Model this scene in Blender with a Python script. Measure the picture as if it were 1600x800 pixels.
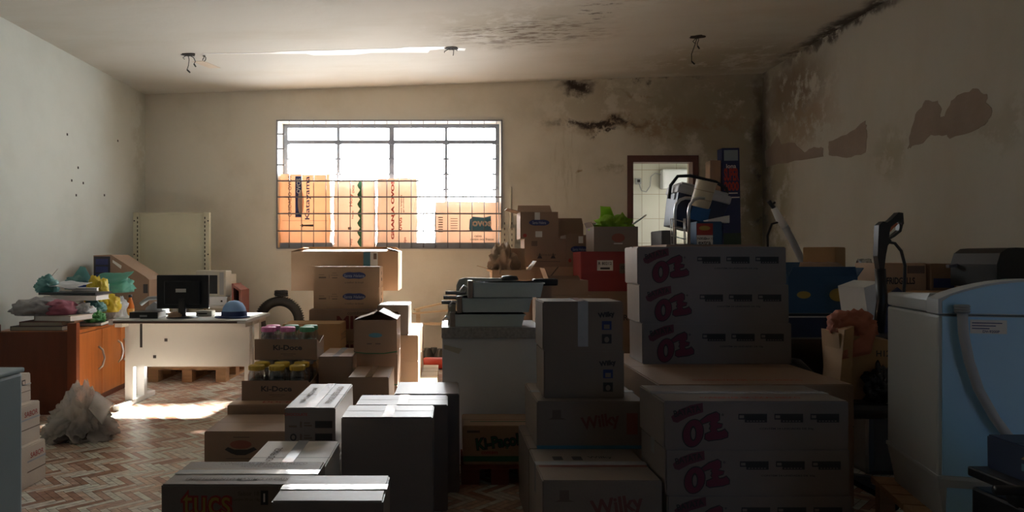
import bpy, bmesh, math, random
from mathutils import Vector, Matrix, noise
random.seed(7)
SC = bpy.context.scene
COL = SC.collection
for o in list(bpy.data.objects): bpy.data.objects.remove(o)

# ------------------------------------------------------------------ camera, light, exposure
EYE = 1.25            # eye height; the room's depth axis is Y
cd = bpy.data.cameras.new('camera'); cam = bpy.data.objects.new('camera', cd); COL.objects.link(cam)
cam.location = (0, 0, EYE); cam.rotation_euler = (math.pi/2, 0, 0)
cd.sensor_width = 36; cd.lens = 24.75; cd.shift_x = 0.0625; cd.shift_y = 0.0019
cd.clip_start = 0.05; cd.clip_end = 200
SC.camera = cam
SC.view_settings.view_transform = 'Standard'; SC.view_settings.look = 'None'
SC.view_settings.gamma = 1; SC.view_settings.use_curve_mapping = False
SC.view_settings.exposure = 0.95
w = bpy.data.worlds.new('sky'); SC.world = w; w.use_nodes = True
nt = w.node_tree; nt.nodes.clear()
wo = nt.nodes.new('ShaderNodeOutputWorld'); bg = nt.nodes.new('ShaderNodeBackground')
tc = nt.nodes.new('ShaderNodeTexCoord'); sp = nt.nodes.new('ShaderNodeSeparateXYZ')
mr = nt.nodes.new('ShaderNodeMapRange'); mx = nt.nodes.new('ShaderNodeMix'); mx.data_type = 'RGBA'
dp = nt.nodes.new('ShaderNodeVectorMath'); dp.operation = 'DOT_PRODUCT'; dp.inputs[1].default_value = (0.58, 0.77, 0.26)   # the sun's side of the sky
nt.links.new(tc.outputs['Generated'], dp.inputs[0]); nt.links.new(dp.outputs['Value'], mr.inputs['Value'])
mr.inputs['From Min'].default_value = 0.15; mr.inputs['From Max'].default_value = 1.0
mx.inputs[6].default_value = (0.0026, 0.0088, 0.0155, 1)      # clear deep sky away from the sun
mx.inputs[7].default_value = (1.0, 1.0, 1.0, 1)       # hazy bright sky on the sun's side
nt.links.new(mr.outputs[0], mx.inputs[0]); nt.links.new(mx.outputs[2], bg.inputs[0])
bg.inputs[1].default_value = 21
nt.links.new(bg.outputs[0], wo.inputs[0])
sd = bpy.data.lights.new('sun', 'SUN'); sun = bpy.data.objects.new('sun', sd); COL.objects.link(sun)
sd.energy = 60; sd.color = (1.0, 0.985, 0.94); sd.angle = math.radians(3.5)
sun.rotation_euler = Vector((-0.21, -1.0, -0.73)).to_track_quat('-Z', 'Y').to_euler()
sun.location = (2, 12, 8)
def portal(loc, d, sx_, sy_):
    l = bpy.data.lights.new('sky_portal', 'AREA'); o = bpy.data.objects.new('sky_portal', l); COL.objects.link(o)
    l.shape = 'RECTANGLE'; l.size = sx_; l.size_y = sy_; l.cycles.is_portal = True
    o.location = loc; o.rotation_euler = Vector(d).to_track_quat('-Z', 'Z').to_euler()
portal((-0.75, 9.5, 2.19), (0, -1, 0), 2.9, 1.75)
portal((2.95, -1.2, 1.15), (0, 1, 0), 1.2, 2.4)
portal((4.2, 9.95, 2.0), (-1, 0, 0), 0.8, 0.9)

# survey: a sight line at a known depth gives a point of the room
def sx(px, Y): return (px - 700) * Y / 1100
def sz(py, Y): return EYE + (403 - py) * Y / 1100

# ------------------------------------------------------------------ materials
MATS = {}
def nodes(name):
    m = bpy.data.materials.new(name); m.use_nodes = True
    t = m.node_tree; b = t.nodes['Principled BSDF']
    return m, t, b
def mat(name, col, rough=0.7, metal=0.0, nscale=8, namt=0.12, bump=0.0, bscale=40, spec=0.5, coat=0, stretch=None):
    if name in MATS: return MATS[name]
    m, t, b = nodes(name)
    b.inputs['Roughness'].default_value = rough; b.inputs['Metallic'].default_value = metal
    b.inputs['Specular IOR Level'].default_value = spec; b.inputs['Coat Weight'].default_value = coat
    c = t.nodes.new('ShaderNodeTexCoord'); n = t.nodes.new('ShaderNodeTexNoise')
    mp = t.nodes.new('ShaderNodeMapping'); t.links.new(c.outputs['Object'], mp.inputs[0])
    if stretch: mp.inputs['Scale'].default_value = stretch
    t.links.new(mp.outputs[0], n.inputs['Vector']); n.inputs['Scale'].default_value = nscale; n.inputs['Detail'].default_value = 5
    x = t.nodes.new('ShaderNodeMix'); x.data_type = 'RGBA'
    x.inputs[6].default_value = tuple(max(0, k*(1-namt)) for k in col) + (1,)
    x.inputs[7].default_value = tuple(min(1, k*(1+namt)) for k in col) + (1,)
    t.links.new(n.outputs['Fac'], x.inputs[0]); t.links.new(x.outputs[2], b.inputs['Base Color'])
    if bump:
        n2 = t.nodes.new('ShaderNodeTexNoise'); n2.inputs['Scale'].default_value = bscale; n2.inputs['Detail'].default_value = 3
        t.links.new(c.outputs['Object'], n2.inputs['Vector'])
        bp = t.nodes.new('ShaderNodeBump'); bp.inputs['Strength'].default_value = bump; bp.inputs['Distance'].default_value = 0.01
        t.links.new(n2.outputs['Fac'], bp.inputs['Height']); t.links.new(bp.outputs[0], b.inputs['Normal'])
    MATS[name] = m; return m
def thin(name, col, translucent=0.4, rough=0.4, bump=0.3, bscale=25, clear=0.0, spec=0.5):
    """a thin sheet (plastic film, backlit board): lets part of the light through"""
    if name in MATS: return MATS[name]
    m, t, b = nodes(name); out = t.nodes['Material Output']
    b.inputs['Base Color'].default_value = col + (1,); b.inputs['Roughness'].default_value = rough
    b.inputs['Specular IOR Level'].default_value = spec
    tr = t.nodes.new('ShaderNodeBsdfTranslucent'); tr.inputs[0].default_value = col + (1,)
    mxs = t.nodes.new('ShaderNodeMixShader'); mxs.inputs[0].default_value = translucent
    t.links.new(b.outputs[0], mxs.inputs[1]); t.links.new(tr.outputs[0], mxs.inputs[2])
    last = mxs
    if clear:
        tp = t.nodes.new('ShaderNodeBsdfTransparent'); m2 = t.nodes.new('ShaderNodeMixShader'); m2.inputs[0].default_value = clear
        t.links.new(mxs.outputs[0], m2.inputs[1]); t.links.new(tp.outputs[0], m2.inputs[2]); last = m2
    t.links.new(last.outputs[0], out.inputs[0])
    if bump:
        c = t.nodes.new('ShaderNodeTexCoord'); n2 = t.nodes.new('ShaderNodeTexNoise'); n2.inputs['Scale'].default_value = bscale
        t.links.new(c.outputs['Object'], n2.inputs['Vector'])
        bp = t.nodes.new('ShaderNodeBump'); bp.inputs['Strength'].default_value = bump; bp.inputs['Distance'].default_value = 0.02
        t.links.new(n2.outputs['Fac'], bp.inputs['Height']); t.links.new(bp.outputs[0], b.inputs['Normal'])
    MATS[name] = m; return m

def stained(name, col, stains, rough=0.9, dirt=(0.30, 0.25, 0.15), dirtamt=0.25, streak=(1, 1, 1)):
    """wall paint; stains = list of (centre, radii, colour, strength, speckle scale, speckle threshold)"""
    m, t, b = nodes(name); N = t.nodes; L = t.links
    b.inputs['Roughness'].default_value = rough; b.inputs['Specular IOR Level'].default_value = 0.25
    c = N.new('ShaderNodeTexCoord')
    def nz(scale, detail=6, sc=None, rough_=0.6):
        n = N.new('ShaderNodeTexNoise'); n.inputs['Scale'].default_value = scale; n.inputs['Detail'].default_value = detail
        n.inputs['Roughness'].default_value = rough_
        mp = N.new('ShaderNodeMapping'); L.new(c.outputs['Object'], mp.inputs[0])
        if sc: mp.inputs['Scale'].default_value = sc
        L.new(mp.outputs[0], n.inputs['Vector']); return n
    def mr_(src, a, bb, lo=0, hi=1):
        r = N.new('ShaderNodeMapRange'); r.interpolation_type = 'SMOOTHSTEP'
        r.inputs['From Min'].default_value = a; r.inputs['From Max'].default_value = bb
        r.inputs['To Min'].default_value = lo; r.inputs['To Max'].default_value = hi
        L.new(src, r.inputs['Value']); return r.outputs[0]
    cur = N.new('ShaderNodeMix'); cur.data_type = 'RGBA'
    cur.inputs[6].default_value = col + (1,)
    cur.inputs[7].default_value = tuple(a*(1-dirtamt) + d*dirtamt for a, d in zip(col, dirt)) + (1,)
    L.new(mr_(nz(1.3, 8, streak).outputs['Fac'], 0.42, 0.72), cur.inputs[0]); cur = cur.outputs[2]
    dn = nz(2.6, 6)
    for (cen, rad, sc_, amt, spk, thr) in stains:
        off = N.new('ShaderNodeVectorMath'); off.operation = 'MULTIPLY_ADD'
        L.new(dn.outputs['Color'], off.inputs[0]); off.inputs[1].default_value = (0.5, 0.5, 0.5)
        L.new(c.outputs['Object'], off.inputs[2])
        s1 = N.new('ShaderNodeVectorMath'); s1.operation = 'SUBTRACT'; L.new(off.outputs[0], s1.inputs[0])
        s1.inputs[1].default_value = tuple(q+0.25 for q in cen)
        s2 = N.new('ShaderNodeVectorMath'); s2.operation = 'MULTIPLY'; L.new(s1.outputs[0], s2.inputs[0])
        s2.inputs[1].default_value = tuple(0 if r == 0 else 1/r for r in rad)
        ln = N.new('ShaderNodeVectorMath'); ln.operation = 'LENGTH'; L.new(s2.outputs[0], ln.inputs[0])
        m1 = mr_(ln.outputs['Value'], 0.25, 1.1, amt, 0)
        if spk:
            m2 = mr_(nz(spk if not isinstance(spk, tuple) else spk[0], 8, None if not isinstance(spk, tuple) else spk[1], 0.7).outputs['Fac'], thr, thr+0.12)
            mm = N.new('ShaderNodeMath'); mm.operation = 'MULTIPLY'; L.new(m1, mm.inputs[0]); L.new(m2, mm.inputs[1]); m1 = mm.outputs[0]
        x = N.new('ShaderNodeMix'); x.data_type = 'RGBA'; L.new(m1, x.inputs[0]); L.new(cur, x.inputs[6])
        x.inputs[7].default_value = sc_ + (1,); cur = x.outputs[2]
    L.new(cur, b.inputs['Base Color'])
    bp = N.new('ShaderNodeBump'); bp.inputs['Strength'].default_value = 0.25; bp.inputs['Distance'].default_value = 0.01
    L.new(nz(9, 8).outputs['Fac'], bp.inputs['Height']); L.new(bp.outputs[0], b.inputs['Normal'])
    MATS[name] = m; return m

CB = {
 'tan':   mat('cardboard_tan', (0.46, 0.29, 0.17), 0.5, spec=0.8, bump=0.12, bscale=90, nscale=5),
 'brown': mat('cardboard_brown', (0.30, 0.185, 0.115), 0.5, spec=0.8, bump=0.12, bscale=90, nscale=5),
 'dull':  mat('cardboard_dull', (0.24, 0.19, 0.155), 0.55, bump=0.12, bscale=90, nscale=5),
 'pale':  mat('cardboard_pale', (0.62, 0.52, 0.42), 0.6, bump=0.1, bscale=90, nscale=5),
 'white': mat('cardboard_white', (0.66, 0.60, 0.55), 0.55, bump=0.08, bscale=90, nscale=5),
 'grey':  mat('cardboard_greyed', (0.22, 0.18, 0.16), 0.42, spec=0.6, bump=0.08, bscale=60, nscale=5),
 'red':   mat('cardboard_red', (0.30, 0.045, 0.045), 0.65, bump=0.1, bscale=90, nscale=5),
 'gold':  mat('cardboard_gold', (0.42, 0.25, 0.11), 0.7, bump=0.1, bscale=90, nscale=5),
 'blue':  mat('cardboard_blue', (0.03, 0.085, 0.18), 0.6, bump=0.1, bscale=90, nscale=5),
}
INK = mat('ink_black', (0.05, 0.045, 0.045), 0.7)
INKSOFT = mat('ink_soft_brown', (0.16, 0.11, 0.08), 0.7)
INKBLUE = mat('ink_navy', (0.035, 0.05, 0.17), 0.6)
INKPINK = mat('ink_pink_red', (0.17, 0.035, 0.06), 0.65)
INKRED = mat('ink_red', (0.40, 0.05, 0.04), 0.65)
INKGREEN = mat('ink_green', (0.04, 0.16, 0.07), 0.65)
INKTEAL = mat('ink_teal', (0.08, 0.22, 0.30), 0.65)
INKYEL = mat('ink_yellow', (0.42, 0.30, 0.07), 0.65)
INKWHITE = mat('ink_white', (0.80, 0.78, 0.74), 0.6)
TAPE = mat('clear_packing_tape', (0.50, 0.51, 0.54), 0.26, nscale=20, bump=0.12, bscale=18, spec=1.0, coat=0.5)
TAPEBR = mat('brown_packing_tape', (0.36, 0.24, 0.15), 0.12, nscale=20, bump=0.3, bscale=18, coat=0.6)
PAPERW = mat('white_label_paper', (0.78, 0.76, 0.72), 0.6)
DARKGAP = mat('dark_seam', (0.03, 0.022, 0.018), 0.9)
WHITEPL = mat('white_plastic', (0.76, 0.78, 0.80), 0.35, namt=0.03)
GREYPL = mat('grey_plastic', (0.35, 0.36, 0.36), 0.45, namt=0.05)
BEIGEPL = mat('beige_plastic', (0.55, 0.52, 0.43), 0.5, namt=0.05)
BLACKPL = mat('black_plastic', (0.012, 0.012, 0.014), 0.35, namt=0.1)
RUBBER = mat('black_rubber', (0.022, 0.020, 0.018), 0.75, bump=0.3, bscale=60)
STEEL = mat('brushed_steel', (0.62, 0.63, 0.65), 0.28, 1.0, namt=0.05)
DARKIRON = mat('painted_iron', (0.10, 0.10, 0.12), 0.5, namt=0.1)
WOODP = mat('pallet_wood', (0.42, 0.24, 0.12), 0.8, nscale=6, namt=0.25, bump=0.2, stretch=(1, 8, 8))
WOODPALE = mat('pallet_wood_pale', (0.55, 0.42, 0.27), 0.8, nscale=6, namt=0.2, bump=0.2, stretch=(1, 8, 8))
WOODR = mat('pallet_wood_red', (0.24, 0.06, 0.04), 0.8, nscale=6, namt=0.25, bump=0.2, stretch=(1, 8, 8))
CHERRY = mat('cherry_veneer', (0.50, 0.155, 0.035), 0.32, nscale=3, namt=0.3, stretch=(9, 9, 1))
CHERRYD = mat('cherry_edge', (0.15, 0.035, 0.012), 0.4, nscale=3, namt=0.3, stretch=(9, 9, 1))
PAINTW = mat('white_laminate', (0.74, 0.73, 0.69), 0.35, namt=0.03)

# ------------------------------------------------------------------ mesh helpers
class MB:
    def __init__(s): s.v = []; s.f = []; s.mi = []; s.m = []; s.sm = []
    def slot(s, m):
        if m not in s.m: s.m.append(m)
        return s.m.index(m)
    def add(s, vs, fs, m, smooth=False):
        o = len(s.v); s.v += [Vector(v) for v in vs]; k = s.slot(m)
        for f in fs: s.f.append([i+o for i in f]); s.mi.append(k); s.sm.append(smooth)
        return s
    def hexa(s, p, m):
        return s.add(p, [(0, 3, 2, 1), (4, 5, 6, 7), (0, 1, 5, 4), (1, 2, 6, 5), (2, 3, 7, 6), (3, 0, 4, 7)], m)
    def box(s, x0, x1, y0, y1, z0, z1, m, bev=0.0):
        if bev <= 0:
            return s.hexa([(x0, y0, z0), (x1, y0, z0), (x1, y1, z0), (x0, y1, z0), (x0, y0, z1), (x1, y0, z1), (x1, y1, z1), (x0, y1, z1)], m)
        bm = bmesh.new(); bmesh.ops.create_cube(bm, size=1)
        for v in bm.verts:
            v.co = Vector(((x0+x1)/2 + v.co.x*(x1-x0), (y0+y1)/2 + v.co.y*(y1-y0), (z0+z1)/2 + v.co.z*(z1-z0)))
        bmesh.ops.bevel(bm, geom=bm.edges[:], offset=bev, segments=2, affect='EDGES', profile=0.6)
        return s.bm(bm, m)
    def bm(s, bm, m, smooth=False):
        bm.verts.index_update()
        s.add([v.co.copy() for v in bm.verts], [[v.index for v in f.verts] for f in bm.faces], m, smooth); bm.free(); return s
    def bar(s, a, b, wx, wy, m, up=(0, 0, 1)):
        a = Vector(a); b = Vector(b); d = (b-a).normalized(); u = Vector(up)
        if abs(d.dot(u)) > 0.98: u = Vector((0, 1, 0))
        x = d.cross(u).normalized(); y = x.cross(d).normalized()
        p = [q + x*i*wx/2 + y*j*wy/2 for q in (a, b) for i, j in ((-1, -1), (1, -1), (1, 1), (-1, 1))]
        return s.hexa(p, m)
    def tube(s, path, r, m, n=10, closed=False, smooth=True):
        path = [Vector(p) for p in path]; K = len(path); rs = r if isinstance(r, (list, tuple)) else [r]*K
        vs = []; prev = None
        for i, p in enumerate(path):
            a = path[(i-1) % K] if (closed or i > 0) else p; b = path[(i+1) % K] if (closed or i < K-1) else p
            d = (b-a).normalized()
            u = prev if prev else (Vector((0, 0, 1)) if abs(d.z) < 0.9 else Vector((1, 0, 0)))
            x = (u - d*u.dot(d)).normalized(); prev = x; y = d.cross(x)
            for k in range(n):
                t = 2*math.pi*k/n; vs.append(p + (x*math.cos(t) + y*math.sin(t))*rs[i])
        fs = []
        for i in range(K if closed else K-1):
            j = (i+1) % K
            for k in range(n): fs.append((i*n+k, i*n+(k+1) % n, j*n+(k+1) % n, j*n+k))
        if not closed: fs += [list(range(n))[::-1], list(range((K-1)*n, K*n))]
        return s.add(vs, fs, m, smooth)
    def lathe(s, prof, m, c=(0, 0, 0), n=24, axis='Z', smooth=True, cap=True):
        vs = []
        for r, z in prof:
            for k in range(n):
                t = 2*math.pi*k/n; p = (r*math.cos(t), r*math.sin(t), z)
                if axis == 'Y': p = (p[0], p[2], p[1])
                if axis == 'X': p = (p[2], p[0], p[1])
                vs.append(Vector(p) + Vector(c))
        fs = [(i*n+k, i*n+(k+1) % n, (i+1)*n+(k+1) % n, (i+1)*n+k) for i in range(len(prof)-1) for k in range(n)]
        if cap: fs += [list(range(n))[::-1], list(range((len(prof)-1)*n, len(prof)*n))]
        return s.add(vs, fs, m, smooth)
    def prism(s, poly, d0, d1, m, plane='XZ'):
        """outline extruded along the third axis"""
        n = len(poly)
        def P(a, b, d): return {'XZ': (a, d, b), 'XY': (a, b, d), 'YZ': (d, a, b)}[plane]
        vs = [P(a, b, d0) for a, b in poly] + [P(a, b, d1) for a, b in poly]
        fs = [list(range(n)), list(range(n, 2*n))[::-1]] + [(i, i+n, (i+1) % n + n, (i+1) % n) for i in range(n)]
        return s.add(vs, fs, m)
    def blob(s, c, size, m, seed=0, amp=0.25, fr=2.5, sub=4, flat=0.0, smooth=True, sharp=False, taper=0.0):
        bm = bmesh.new(); bmesh.ops.create_icosphere(bm, subdivisions=sub, radius=1)
        for v in bm.verts:
            n = v.co.normalized(); q = n*fr + Vector((seed*3.1, seed*1.7, seed*5.3))
            k = noise.noise(q) + 0.5*noise.noise(q*2.3) + 0.3*(1-abs(noise.noise(q*4.1))*2)
            if sharp:
                qq = q + Vector((noise.noise(q*1.5), noise.noise(q*1.5+Vector((7, 1, 3))), noise.noise(q*1.5+Vector((2, 9, 5)))))*0.6
                k = noise.noise(q)*0.8 + 0.75*(0.45-abs(noise.noise(qq*1.7))*2.2) + 0.5*(0.4-abs(noise.noise(qq*3.9))*2.2) + 0.25*(0.4-abs(noise.noise(qq*8.5))*2.2)
            p = n*(1+amp*k); tz = 1-taper*max(0, p.z+flat)/(1+flat); p.x *= tz; p.y *= tz
            if p.z < -flat: p.z = -flat + (p.z+flat)*0.1
            v.co = Vector((c[0]+p.x*size[0]/2, c[1]+p.y*size[1]/2, c[2]+(p.z+flat)*size[2]/(1+flat)))
        return s.bm(bm, m, smooth)
    def sheet(s, p00, p10, p11, p01, m, nu=12, nv=12, amp=0.02, fr=6, seed=0, th=0.004, smooth=True):
        """rumpled thin sheet with thickness"""
        P = [Vector(p) for p in (p00, p10, p11, p01)]
        nr = (P[1]-P[0]).cross(P[3]-P[0]).normalized(); vs = []
        for side in (0, 1):
            for j in range(nv+1):
                for i in range(nu+1):
                    u = i/nu; v = j/nv
                    q = P[0]*(1-u)*(1-v)+P[1]*u*(1-v)+P[2]*u*v+P[3]*(1-u)*v
                    k = noise.noise(q*fr+Vector((seed, 0, 0)))+0.6*noise.noise(q*fr*2.5+Vector((seed, 3, 0)))
                    vs.append(q + nr*(amp*k + (th if side else 0)))
        W = nu+1; K = W*(nv+1); fs = []
        for j in range(nv):
            for i in range(nu):
                a = j*W+i; fs += [(a, a+W, a+W+1, a+1), (a+K, a+1+K, a+W+1+K, a+W+K)]
        for i in range(nu): fs += [(i, i+1, i+1+K, i+K), (nv*W+i+1, nv*W+i, nv*W+i+K, nv*W+i+1+K)]
        for j in range(nv): fs += [((j+1)*W, j*W, j*W+K, (j+1)*W+K), (j*W+nu, (j+1)*W+nu, (j+1)*W+nu+K, j*W+nu+K)]
        return s.add(vs, fs, m, smooth)
    def build(s, name, parent=None, loc=None, rot=0, weld=False):
        me = bpy.data.meshes.new(name); me.from_pydata([tuple(v) for v in s.v], [], s.f)
        for m in s.m: me.materials.append(m)
        me.polygons.foreach_set('material_index', s.mi); me.polygons.foreach_set('use_smooth', s.sm)
        me.update(); o = bpy.data.objects.new(name, me); COL.objects.link(o)
        if parent: o.parent = parent
        if loc is not None: o.location = loc
        if rot: o.rotation_euler = (0, 0, rot) if not isinstance(rot, tuple) else rot
        return o
def tag(o, label, cat, group=None):
    o['label'] = label; o['category'] = cat
    if group: o['group'] = group
    return o
def thing(name, label, cat, loc=(0, 0, 0), rot=0, group=None):
    o = bpy.data.objects.new(name, None); COL.objects.link(o); o.location = loc
    o.rotation_euler = (0, 0, rot) if not isinstance(rot, tuple) else rot
    o.empty_display_size = 0.05
    return tag(o, label, cat, group)
def struct(o): o['kind'] = 'structure'; return o
def copy_tree(o, parent=None):
    c = o.copy(); COL.objects.link(c)
    if parent: c.parent = parent
    for ch in list(o.children): copy_tree(ch, c)
    return c
_tx = {}
def text_geo(txt, offset=0.0, shear=0.0):
    k = (txt, offset, shear)
    if k not in _tx:
        cu = bpy.data.curves.new('lettering', 'FONT'); cu.body = txt; cu.offset = offset; cu.shear = shear; cu.resolution_u = 3
        to = bpy.data.objects.new('lettering', cu); COL.objects.link(to)
        bpy.context.view_layer.update()
        me = bpy.data.meshes.new_from_object(to)
        vs = [v.co.copy() for v in me.vertices]; fs = [list(p.vertices) for p in me.polygons]
        bpy.data.objects.remove(to); bpy.data.curves.remove(cu); bpy.data.meshes.remove(me)
        _tx[k] = (vs, fs)
    return _tx[k]
def write(mb, O, U, V, txt, m, height=None, width=None, rot=0, offset=0.015, shear=0.0, lift=0.002):
    """lettering centred on O in the plane U,V"""
    vs, fs = text_geo(txt, offset, shear); v0, _ = text_geo(txt, 0.0, shear)
    if not vs: return
    xs = [v.x for v in v0]; ys = [v.y for v in v0]; cx = (min(xs)+max(xs))/2; cy = (min(ys)+max(ys))/2
    hh = max(ys)-min(ys); ww = max(xs)-min(xs)
    ky = height/hh if height else width/ww; kx = width/ww if width else ky
    U = Vector(U); V = Vector(V); n = U.cross(V); O = Vector(O)+n*lift; ct, st = math.cos(rot), math.sin(rot)
    out = []
    for v in vs:
        a = (v.x-cx)*kx; b = (v.y-cy)*ky
        out.append(O+U*(a*ct-b*st)+V*(a*st+b*ct))
    mb.add(out, fs, m)
def face(w, d, h, k):
    return {'F': (Vector((-w/2, -d/2, 0)), Vector((1, 0, 0)), Vector((0, 0, 1)), w, h),
            'L': (Vector((-w/2, d/2, 0)), Vector((0, -1, 0)), Vector((0, 0, 1)), d, h),
            'R': (Vector((w/2, -d/2, 0)), Vector((0, 1, 0)), Vector((0, 0, 1)), d, h),
            'T': (Vector((-w/2, -d/2, h)), Vector((1, 0, 0)), Vector((0, 1, 0)), w, d)}[k]
def prints(mb, w, d, h, items):
    for it in items:
        kind, fc = it[0], it[1]; O, U, V, fw, fh = face(w, d, h, fc)
        if kind == 'text':
            _, _, txt, u, v, hh, m = it[:7]; kw = it[7] if len(it) > 7 else {}
            write(mb, O+U*u*fw+V*v*fh, U, V, txt, m, height=hh, **kw)
        elif kind == 'rect':
            _, _, u0, v0, u1, v1, m = it[:7]; lift = it[7] if len(it) > 7 else 0.0012; n = U.cross(V)*lift
            mb.add([O+U*a*fw+V*b*fh+n for a, b in ((u0, v0), (u1, v0), (u1, v1), (u0, v1))], [(0, 1, 2, 3)], m)
        elif kind == 'poly':
            _, _, pts, m = it[:4]; lift = it[4] if len(it) > 4 else 0.0012; n = U.cross(V)*lift
            mb.add([O+U*a*fw+V*b*fh+n for a, b in pts], [list(range(len(pts)))], m)
def oval(u, v, ru, rv, n=24, pinch=0.0):
    return [(u+ru*math.cos(t), v+rv*math.sin(t)*(1-pinch*math.exp(-(math.cos(t)*2.5)**2))) for t in (2*math.pi*k/n for k in range(n))]

def carton(label, x0, x1, yf, d, z0, z1, c='tan', pr=(), tape=None, seam='x', rot=0, group=None, name='carton', tfront=0.0, cat='box', flaps=None, tapem=None, wonk=0.004):
    """closed or open corrugated carton; x0,x1 the front's ends, yf its front, d its depth"""
    w = x1-x0; h = z1-z0; m = CB[c] if isinstance(c, str) else c
    mb = MB(); rnd = random.Random(hash((round(x0, 3), round(yf, 3), round(z0, 3))) & 0xffff)
    if flaps is None:
        bm = bmesh.new(); bmesh.ops.create_cube(bm, size=1)
        for v in bm.verts:
            v.co = Vector((v.co.x*w, v.co.y*d, (v.co.z+0.5)*h)) + Vector((rnd.uniform(-wonk, 0), 0, 0))*(1 if v.co.z > 0 else 0.2)
        bmesh.ops.bevel(bm, geom=bm.edges[:], offset=min(0.005, h*0.05), segments=2, affect='EDGES')
        mb.bm(bm, m)
        if seam == 'x': mb.add([(-w/2, -0.002, h+.0008), (w/2, -0.002, h+.0008), (w/2, 0.002, h+.0008), (-w/2, 0.002, h+.0008)], [(0, 1, 2, 3)], DARKGAP)
        if seam == 'y': mb.add([(-0.002, -d/2, h+.0008), (0.002, -d/2, h+.0008), (0.002, d/2, h+.0008), (-0.002, d/2, h+.0008)], [(0, 1, 2, 3)], DARKGAP)
    else:
        t = 0.006
        mb.box(-w/2, w/2, -d/2, -d/2+t, 0, h, m); mb.box(-w/2, w/2, d/2-t, d/2, 0, h, m)
        mb.box(-w/2, -w/2+t, -d/2+t, d/2-t, 0, h, m); mb.box(w/2-t, w/2, -d/2+t, d/2-t, 0, h, m)
        mb.box(-w/2+t, w/2-t, -d/2+t, d/2-t, 0, t, m)
    prints(mb, w, d, h, pr)
    o = mb.build(name, None, ((x0+x1)/2, yf+d/2, z0), rot)
    tag(o, label, cat, group)
    if flaps:
        for side, ang, ln in flaps:   # side, opening angle from vertical (outward positive), length
            f = MB(); a = math.radians(ang)
            if side in 'FB':
                sgn = -1 if side == 'F' else 1; y = sgn*d/2
                q = Vector((0, sgn*math.sin(a)*ln, math.cos(a)*ln)); A = Vector((-w/2+.004, y, h)); B = Vector((w/2-.004, y, h)); n = Vector((0, math.cos(a), -sgn*math.sin(a)))*0.005
            else:
                sgn = -1 if side == 'L' else 1; xx = sgn*w/2
                q = Vector((sgn*math.sin(a)*ln, 0, math.cos(a)*ln)); A = Vector((xx, -d/2+.004, h)); B = Vector((xx, d/2-.004, h)); n = Vector((math.cos(a), 0, -sgn*math.sin(a)))*0.005
            c0 = (B-A)*0.04
            f.hexa([A, B, B+n, A+n, A+q+c0, B+q-c0, B+q-c0+n, A+q+c0+n], m); f.build('flap', o)
    if tape:
        tm = tapem or TAPE; tb = MB(); tw = 0.024
        if tape == 'x':
            tb.sheet((-w/2, -tw, h+.001), (w/2, -tw, h+.001), (w/2, tw, h+.001), (-w/2, tw, h+.001), tm, 16, 2, 0.0005, 20, th=.0012, smooth=False)
            if tfront: tb.box(-w/2-.0015, -w/2, -tw, tw, h-tfront, h+.001, tm); tb.box(w/2, w/2+.0015, -tw, tw, h-tfront, h+.001, tm)
        else:
            tb.sheet((-tw, -d/2, h+.001), (tw, -d/2, h+.001), (tw, d/2, h+.001), (-tw, d/2, h+.001), tm, 2, 16, 0.0005, 20, th=.0012, smooth=False)
            if tfront: tb.sheet((-tw, -d/2-.001, h-tfront), (tw, -d/2-.001, h-tfront), (tw, -d/2-.001, h), (-tw, -d/2-.001, h), tm, 3, 12, 0.0006, 25, th=.001, smooth=False)
        tb.build('packing_tape', o)
    return o

# ------------------------------------------------------------------ the room
XL, XR, YB, YF = -3.87, 4.02, 9.0, -1.0
YR = -6.0        # rear end of the deeper part behind the camera
def zc(x): return 3.337 + (x-XL)/(XR-XL)*0.27
WALLC = (0.66, 0.63, 0.55)
MOULD = (0.055, 0.04, 0.035); BROWN = (0.33, 0.24, 0.15); OLIVE = (0.30, 0.26, 0.16)
m_back = stained('back_wall_paint', WALLC, [
    ((3.6, YB, 3.0), (1.5, 0, 0.95), OLIVE, 0.75, 2.2, 0.36), ((2.2, YB, 3.2), (1.3, 0, 0.45), OLIVE, 0.45, 3, 0.40),
    ((2.6, YB, 2.95), (1.6, 0, 0.16), BROWN, 0.8, 4, 0.42), ((4.0, YB, 2.2), (0.16, 0, 1.8), MOULD, 0.9, 2.5, 0.3),
    ((3.9, YB, 1.6), (0.5, 0, 1.4), OLIVE, 0.8, 3, 0.38), ((1.5, YB, 2.4), (0.25, 0, 0.6), OLIVE, 0.35, (5, (4, 1, 0.4)), 0.5),
    ((1.9, YB, 2.99), (0.75, 0, 0.065), MOULD, 1.0, 7, 0.42), ((2.0, YB, 2.93), (0.30, 0, 0.09), MOULD, 1.0, 8, 0.45),
    ((1.62, YB, 3.45), (0.28, 0, 0.10), MOULD, 1.0, 6, 0.33), ((2.3, YB, 3.56), (1.1, 0, 0.06), MOULD, 0.9, 5, 0.42),
    ((2.0, YB, 2.82), (0.16, 0, 0.05), MOULD, 1.0, 9, 0.45), ((2.4, YB, 3.37), (0.30, 0, 0.04), BROWN, 0.8, 6, 0.42),
    ((2.2, YB, 2.4), (0.35, 0, 0.10), OLIVE, 0.5, 5, 0.45), ((1.65, YB, 2.35), (0.05, 0, 0.04), BROWN, 1, 0, 0),
], dirtamt=0.22)
m_left = stained('left_wall_paint', (0.60, 0.62, 0.57), [((XL, 8.9, 2.6), (0, 0.3, 1.2), OLIVE, 0.3, 3, 0.4)], dirt=(0.42, 0.42, 0.36), dirtamt=0.25)
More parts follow.
